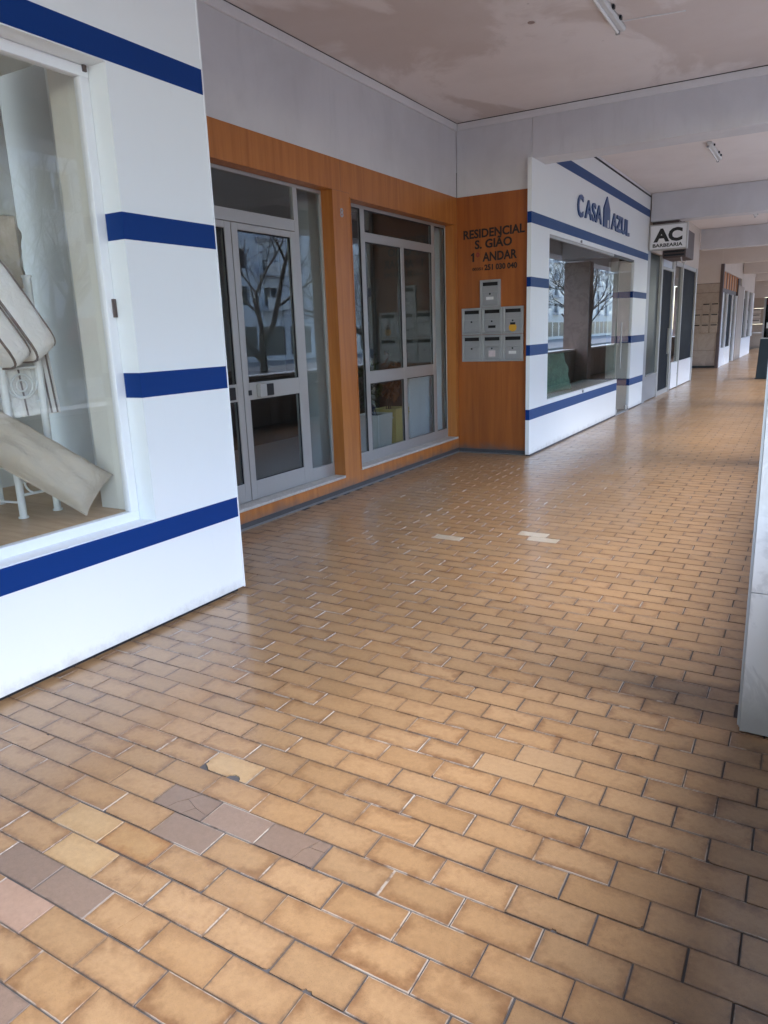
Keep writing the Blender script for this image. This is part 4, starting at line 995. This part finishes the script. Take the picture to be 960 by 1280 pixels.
box('window_pane', (XG - 0.06, XG - 0.05, 37.41, 42.6, 0.851, 2.945), M['glass_dark'], T)
for (a, b) in ((37.41, 37.7), (39.9, 40.1), (42.4, 43.3)): box('mullion', (XG - 0.1, XG + 0.024, a, b, 0.851, 2.949), M['white_frame'], T, 0.004)
box('back_room', (-5.2, XG - 0.3, 37.4, 43.2, 0, 2.94), M['lobby_dark'], T)
T = thing('end_wall', 'tan wall with letterboxes closing the far end of the arcade', 'wall', (-3, 50, 0))
zz = [0.0, 0.9, 1.4, 2.3, 2.9]
for k in range(4): box('stone_panel', (XB - 0.3, -3.06, 49.9, 50.1, zz[k] + 0.004, zz[k + 1] - 0.004), M['tan_stone'], T, 0.004)
box('upper_panel', (XB - 0.3, 1.2, 49.92, 50.1, 2.9, ZC - 0.003), M['tan_paint'], T)
for k in range(3): box('letterbox_row', (-3.75, -3.20, 49.86, 49.899, 1.42 + k * 0.3, 1.68 + k * 0.3), M['tan_paint'], T, 0.004)
for k in range(3): box('slot', (-3.70, -3.25, 49.852, 49.859, 1.60 + k * 0.3, 1.64 + k * 0.3), M['slot'], T)
T = thing('end_shop', 'dark glazed shop closing the far end of the arcade, notices on glass', 'shop front', (-1.2, 50, 0))
box('window_pane', (-3.05, 1.2, 49.97, 49.99, 0.05, 2.89), M['glass_dark'], T)
box('back_room', (-3.05, 1.2, 50.2, 52, 0.0, 2.89), M['lobby_dark'], T)
for x_ in (-3.05, -2.0, -0.9, 0.4): box('mullion', (x_, x_ + 0.09, 49.93, 50.02, 0.0, 2.89), M['alu_dark'], T, 0.004)
for (x_, z_, w_, h_, mt) in ((-2.85, 1.15, 0.42, 0.32, 'paper'), (-2.7, 1.65, 0.2, 0.5, 'paper'), (-2.9, 2.5, 0.8, 0.3, 'maroon'), (-2.5, 0.5, 0.2, 0.45, 'paper')): box('notice', (x_, x_ + w_, 49.955, 49.968, z_, z_ + h_), M[mt], T)
box('back_wall', (XB - 0.3, XB - 0.1, 43.3, 50, 0.0, ZC - 0.003), M['tan_paint'], T)

# ------------------------------------------------------------------ lamps
def lamp(y, label, L=1.25, x=-1.62):
    t = thing('ceiling_lamp', label, 'lamp', (x, y, ZC), 'unlit strip lamps under the arcade ceiling')
    z = ZC - 0.002
    b = MB(); n = 6
    prof = [(-0.032, 0), (0.032, 0), (0.038, -0.025), (0.022, -0.042), (-0.022, -0.042), (-0.038, -0.025)]
    for yy in (y - L / 2, y + L / 2): b.v += [(x + p[0], yy, z + p[1]) for p in prof]
    b.f += [tuple(range(6)), tuple(reversed(range(6, 12)))] + [(k, 6 + k, 6 + (k + 1) % 6, (k + 1) % 6) for k in range(6)]
    b.build('housing', M['lamp_body'], t, 0.003)
    m = MB(); m.tube([(x - 0.02, y - L / 2 + 0.05, z - 0.056), (x - 0.02, y + L / 2 - 0.05, z - 0.056)], 0.013, 12); m.build('tube', M['lamp_tube'], t, smooth=False)
    for e in (-1, 1): box('end_cap', (x - 0.038, x - 0.002, y + e * (L / 2 - 0.05) - 0.012, y + e * (L / 2 - 0.05) + 0.012, z - 0.074, z - 0.0425), M['alu_dark'], t, 0.004)
    m = MB()
    for q in (-0.35, 0.1, 0.3): m.box(x + 0.039, x + 0.058, y + q * L - 0.02, y + q * L + 0.02, z - 0.03, z - 0.005)
    m.build('clip', M['dark_metal'], t)
    return t
lamp(6.62, 'nearest strip lamp, cut by the top edge of the photo', x=-1.72); lamp(12.85, 'strip lamp on the ceiling in front of the CASA AZUL letters'); lamp(20.4, 'far strip lamp above the barber shop'); lamp(26.5, 'farthest strip lamp, tiny in the distance')
m = MB(); m.tube([(-2.341, 6.70, ZC + 0.0), (-2.341, 6.70, ZC - 0.004)], 0.030, 16); o = m.build('ceiling_box', M['marble_brown']); tag(o, 'small dark round junction box in the ceiling', 'junction box')
m = MB(); m.tube([(-1.75, 7.12, ZC - 0.001), (-1.5, 7.15, ZC - 0.006), (-1.2, 7.22, ZC - 0.002)], 0.006, 6); o = m.build('ceiling_cable', M['cornice']); tag(o, 'short painted cable end on the ceiling beside the nearest lamp', 'cable')

# ------------------------------------------------------------------ pillars on the street side
def pillar(y, label, near=False):
    t = thing('pillar', label, 'pillar', (0.35, y + 0.25, 0), 'pillars along the street side')
    x0, x1, y1 = -0.152, 0.62, y + 0.42
    mat = M['marble'] if near else M['marble_brown']
    box('core', (x0 + 0.027, x1 - 0.027, y + 0.027, y1 - 0.027, 0, 3.5), M['shadow_gap'], t)
    zs = [0.006, 0.592, 1.42, 2.25, 2.95, 3.5]
    for k in range(5):
        a, b = zs[k] + 0.0015, zs[k + 1] - 0.0015
        for (q0, q1) in ((x0 + 0.006, (x0 + x1) / 2 - 0.001), ((x0 + x1) / 2 + 0.001, x1 - 0.006)):
            box('marble_slab', (q0, q1, y, y + 0.027, a, b), mat, t, 0.0015)
            if not near: continue
        box('marble_slab', (x0, x0 + 0.025, y + 0.030, y1, a, b), mat, t, 0.0015)
        if not near: box('marble_slab', (x0 + 0.0255, x1, y1 - 0.026, y1 - 0.0005, a, b), mat, t, 0.0015)
        box('marble_slab', (x1 - 0.025, x1, y + 0.030, y1 - 0.03, a, b), mat, t, 0.0015)
    box('corner_bead', (x0 - 0.004, x0 + 0.005, y + 0.004, y + 0.029, 0.03, 3.5), M['alu_dark'], t)
    return t
pillar(2.985, 'grey white marble pillar at the right edge, dirty at its foot', True)
PL = {9.15: 'brown marble pillar opposite the letterboxes', 16.1: 'brown marble pillar opposite the AC sign', 23.1: 'brown marble pillar near the sandwich board', 29.3: 'brown marble pillar opposite the tan letterboxes', 36.3: 'brown marble pillar opposite the small far shop', 43.3: 'brown marble pillar last but one before the end wall'}
for yp, lb_ in PL.items(): pillar(yp, lb_)
pillar(-4.2, 'brown marble pillar behind the camera')
# parapet between the pillars
ends = [(-8, -4.22), (-3.76, 2.96), (3.42, 9.13), (9.60, 16.08), (16.55, 23.08), (23.55, 29.28), (29.75, 36.28), (36.75, 43.28), (43.75, 49.8)]
PN = ['behind the camera', 'beside the camera', 'right of the orange entrance', 'right of CASA AZUL', 'right of the barber shop', 'right of the second recess', 'right of the orange slats', 'right of the small far shop', 'at the far end']
for (a, b), nm_ in zip(ends, PN):
    t = thing('parapet', 'stone panelled parapet with pale handrail, ' + nm_, 'parapet', (0.42, (a + b) / 2, 0), 'parapets between the pillars')
    n = max(1, round((b - a) / 0.62)); st = (b - a) / n
    box('core', (0.255, 0.60, a, b, 0.0, 0.88), M['shadow_gap'], t)
    for k in range(n): box('stone_panel', (0.230, 0.254, a + k * st + 0.010, a + (k + 1) * st - 0.010, 0.02, 0.87), M['parapet_panel'], t, 0.003)
    box('outer_face', (0.601, 0.64, a, b, -0.2, 0.87), M['tan_stone'], t)
    box('handrail', (0.21, 0.655, a, b, 0.885, 0.945), M['rail'], t, 0.012)

# sandwich board far right
T = thing('sandwich_board', 'dark teal sandwich board standing on the floor at the far right', 'sign board', (-1.3, 23.7, 0))
for s_ in (-1, 1):
    m = MB(); x0, x1 = -1.505, -0.92
    yb0, yt = 23.72 + s_ * 0.28, 23.72 + s_ * 0.03
    m.v += [(x0, yb0, 0.03), (x1, yb0, 0.03), (x1 - .03, yt, 1.10), (x0 + .03, yt, 1.10)]; m.v += [(p[0], p[1] + 0.03 * s_, p[2]) for p in m.v]
    m.f += [(0, 1, 2, 3), (4, 7, 6, 5)] + [(k, 4 + k, 4 + (k + 1) % 4, (k + 1) % 4) for k in range(4)]
    m.build('leaf', M['teal'], T, 0.006)
    box('foot', (x0 - .02, x1 + .02, yb0 - 0.03, yb0 + 0.05, 0.0, 0.03), M['dark_metal'], T)
box('spreader', (-1.49, -0.93, 23.45, 23.99, 0.10, 0.13), M['paper'], T)
box('hinge', (-1.47, -0.95, 23.67, 23.77, 1.10, 1.125), M['alu'], T)

# ------------------------------------------------------------------ across the street
WIN = {}
def apartment(x, y0, y1, floors, mat, label):
    t = thing('apartment_building', label, 'building', (x, (y0 + y1) / 2, -0.4), 'buildings across the street')
    bays = max(2, int((y1 - y0) / 3.6)); bw = (y1 - y0) / bays; us = [y0]; vs = [-0.4]; H0 = 3.6
    for b in range(bays): us += [y0 + b * bw + bw * 0.25, y0 + b * bw + bw * 0.75]
    us.append(y1)
    for f in range(floors):
        z = 3.6 + f * 3.0; vs += [z + 0.7, z + 2.4]
    vs.append(3.6 + floors * 3.0 + 0.6)
    w = slab(us, vs, lambda i, j: not (i % 2 == 1 and j % 2 == 1), x + 10, x, 'x')
    # a plate with real openings, its glazing set back
    w = slab(us, vs, lambda i, j: not (i % 2 == 1 and j % 2 == 1), x, x + 0.35, 'x').build('wall', mat, t); fix_normals(w)
    box('body', (x + 0.40, x + 11, y0 + 0.01, y1 - 0.01, -0.4, vs[-1] - 0.05), M['house_glass'], t)
    sh = None
    for b in range(bays):
        for f in range(floors):
            yc = y0 + (b + 0.5) * bw; zc = 3.6 + f * 3.0 + 1.55
            key = round(bw, 2)
            if key not in WIN:
                hw = bw * 0.25; m = MB(); m.box(0.1, 0.16, -hw, -hw + 0.07, -0.85, 0.85); m.box(0.1, 0.16, hw - 0.07, hw, -0.85, 0.85); m.box(0.1, 0.16, -0.035, 0.035, -0.78, 0.78); m.box(0.1, 0.16, -hw + .07, hw - .07, 0.78, 0.85); m.box(0.1, 0.16, -hw + .07, hw - .07, -0.85, -0.78)
                o = m.build('window', M['white_frame']); WIN[key] = o.data
                m = MB(); m.box(0.12, 0.13, -hw + .07, hw - .07, -0.78, 0.78); WIN[(key, 'p')] = None
                o.parent = t; o.location = Vector((x, yc, zc)) - t.location
            else:
                o = bpy.data.objects.new('window', WIN[key]); COL.objects.link(o); o.parent = t; o.location = Vector((x, yc, zc)) - t.location
            if (b + f) % 3 == 0: box('shutter', (x + 0.17, x + 0.20, yc - bw * .25, yc + bw * .25, zc + 0.1, zc + 0.85), M['shutter'], t)
        for f in range(floors):
            if b % 2 == 1:
                z = 3.6 + f * 3.0 + 0.3
                box('balcony', (x - 1.0, x - 0.002, y0 + b * bw + 0.2, y0 + (b + 1) * bw - 0.2, z, z + 0.16), M['cornice'], t)
                box('railing', (x - 1.0, x - 0.95, y0 + b * bw + 0.2, y0 + (b + 1) * bw - 0.2, z + 0.161, z + 1.1), M['rail'], t)
    for b in range(bays):
        box('shop_window', (x - 0.02, x - 0.003, y0 + b * bw + 0.4, y0 + (b + 1) * bw - 0.4, 0.1, 2.6), M['house_glass'], t)
    box('parapet', (x - 0.15, x + 0.6, y0, y1, vs[-1] + 0.001, vs[-1] + 0.3), M['cornice'], t)
    return t
apartment(22.0, -14, 6, 3, M['facade_b'], 'cream apartment block across the street behind the camera')
apartment(22.8, 6.05, 32, 3, M['facade_c'], 'grey apartment block across the street')
apartment(34.0, 32.05, 64, 3, M['facade_a'], 'pale blue apartment block across the street')
apartment(36.0, 64.05, 190, 4, M['facade_b'], 'long cream apartment block far along the street')
t = thing('awning', 'maroon shop awning across the street', 'awning', (22, 20, 2.6))
box('canvas', (21.4, 22.77, 15, 23, 2.65, 2.75), M['maroon'], t, 0.01); box('valance', (21.35, 21.4, 15, 23, 1.6, 2.75), M['maroon'], t)

def bare_tree(x, y, h, seed, label):
    rr = random.Random(seed); t = thing('bare_tree', label, 'tree', (x, y, -0.3), 'bare street trees')
    tr, br = MB(), MB()
    def grow(p, d, L, r, lev):
        n = 4; pts = [p]; q = p.copy(); dd = d.copy()
        for k in range(n):
            dd = (dd + Vector((rr.gauss(0, .10), rr.gauss(0, .10), 0.05))).normalized(); q = q + dd * (L / n); pts.append(q.copy())
        (tr if lev == 0 else br).tube(pts, r, 7 if lev < 2 else 4, r * 0.55, cap=False)
        if lev >= 5: return
        for k in range((rr.randint(4, 5) if lev == 0 else rr.randint(3, 4)) if lev < 4 else 3):
            f = rr.uniform(0.35, 1.0) if lev else rr.uniform(0.6, 1.0); i = min(n - 1, int(f * n)); b = pts[i].lerp(pts[i + 1], f * n - i)
            a = rr.uniform(0, 6.28); side = dd.cross(Vector((math.cos(a), math.sin(a), 0.2))).normalized()
            nd = (dd * 0.8 + side * rr.uniform(0.45, 0.9) + Vector((0, 0, 0.15))).normalized()
            grow(b, nd, L * (rr.uniform(0.9, 1.25) if lev == 0 else rr.uniform(0.55, 0.8)), max(0.005, r * (0.5 if lev else 0.55)), lev + 1)
    grow(Vector((x, y, -0.3)), Vector((rr.gauss(0, .04), rr.gauss(0, .04), 1)), h * 0.24, h * 0.016, 0)
    tr.build('trunk', M['bark'], t, smooth=True); br.build('crown', M['bark'], t, smooth=True)
for k, (x, y, h, lab) in enumerate(((3.2, 7.5, 8, 'nearest bare street tree beyond the parapet'), (3.3, 14.5, 8.5, 'bare street tree opposite CASA AZUL'), (3.2, 21.5, 8, 'bare street tree opposite the barber shop'), (17, 17, 9, 'bare tree in front of the grey apartment block'), (17, 27, 9, 'bare tree at the far end of the grey apartment block'), (3.3, 36, 8, 'bare street tree far along the arcade'), (17, 45, 9, 'bare tree in front of the pale blue block'))):
    bare_tree(x, y, h, 20 + k, lab)
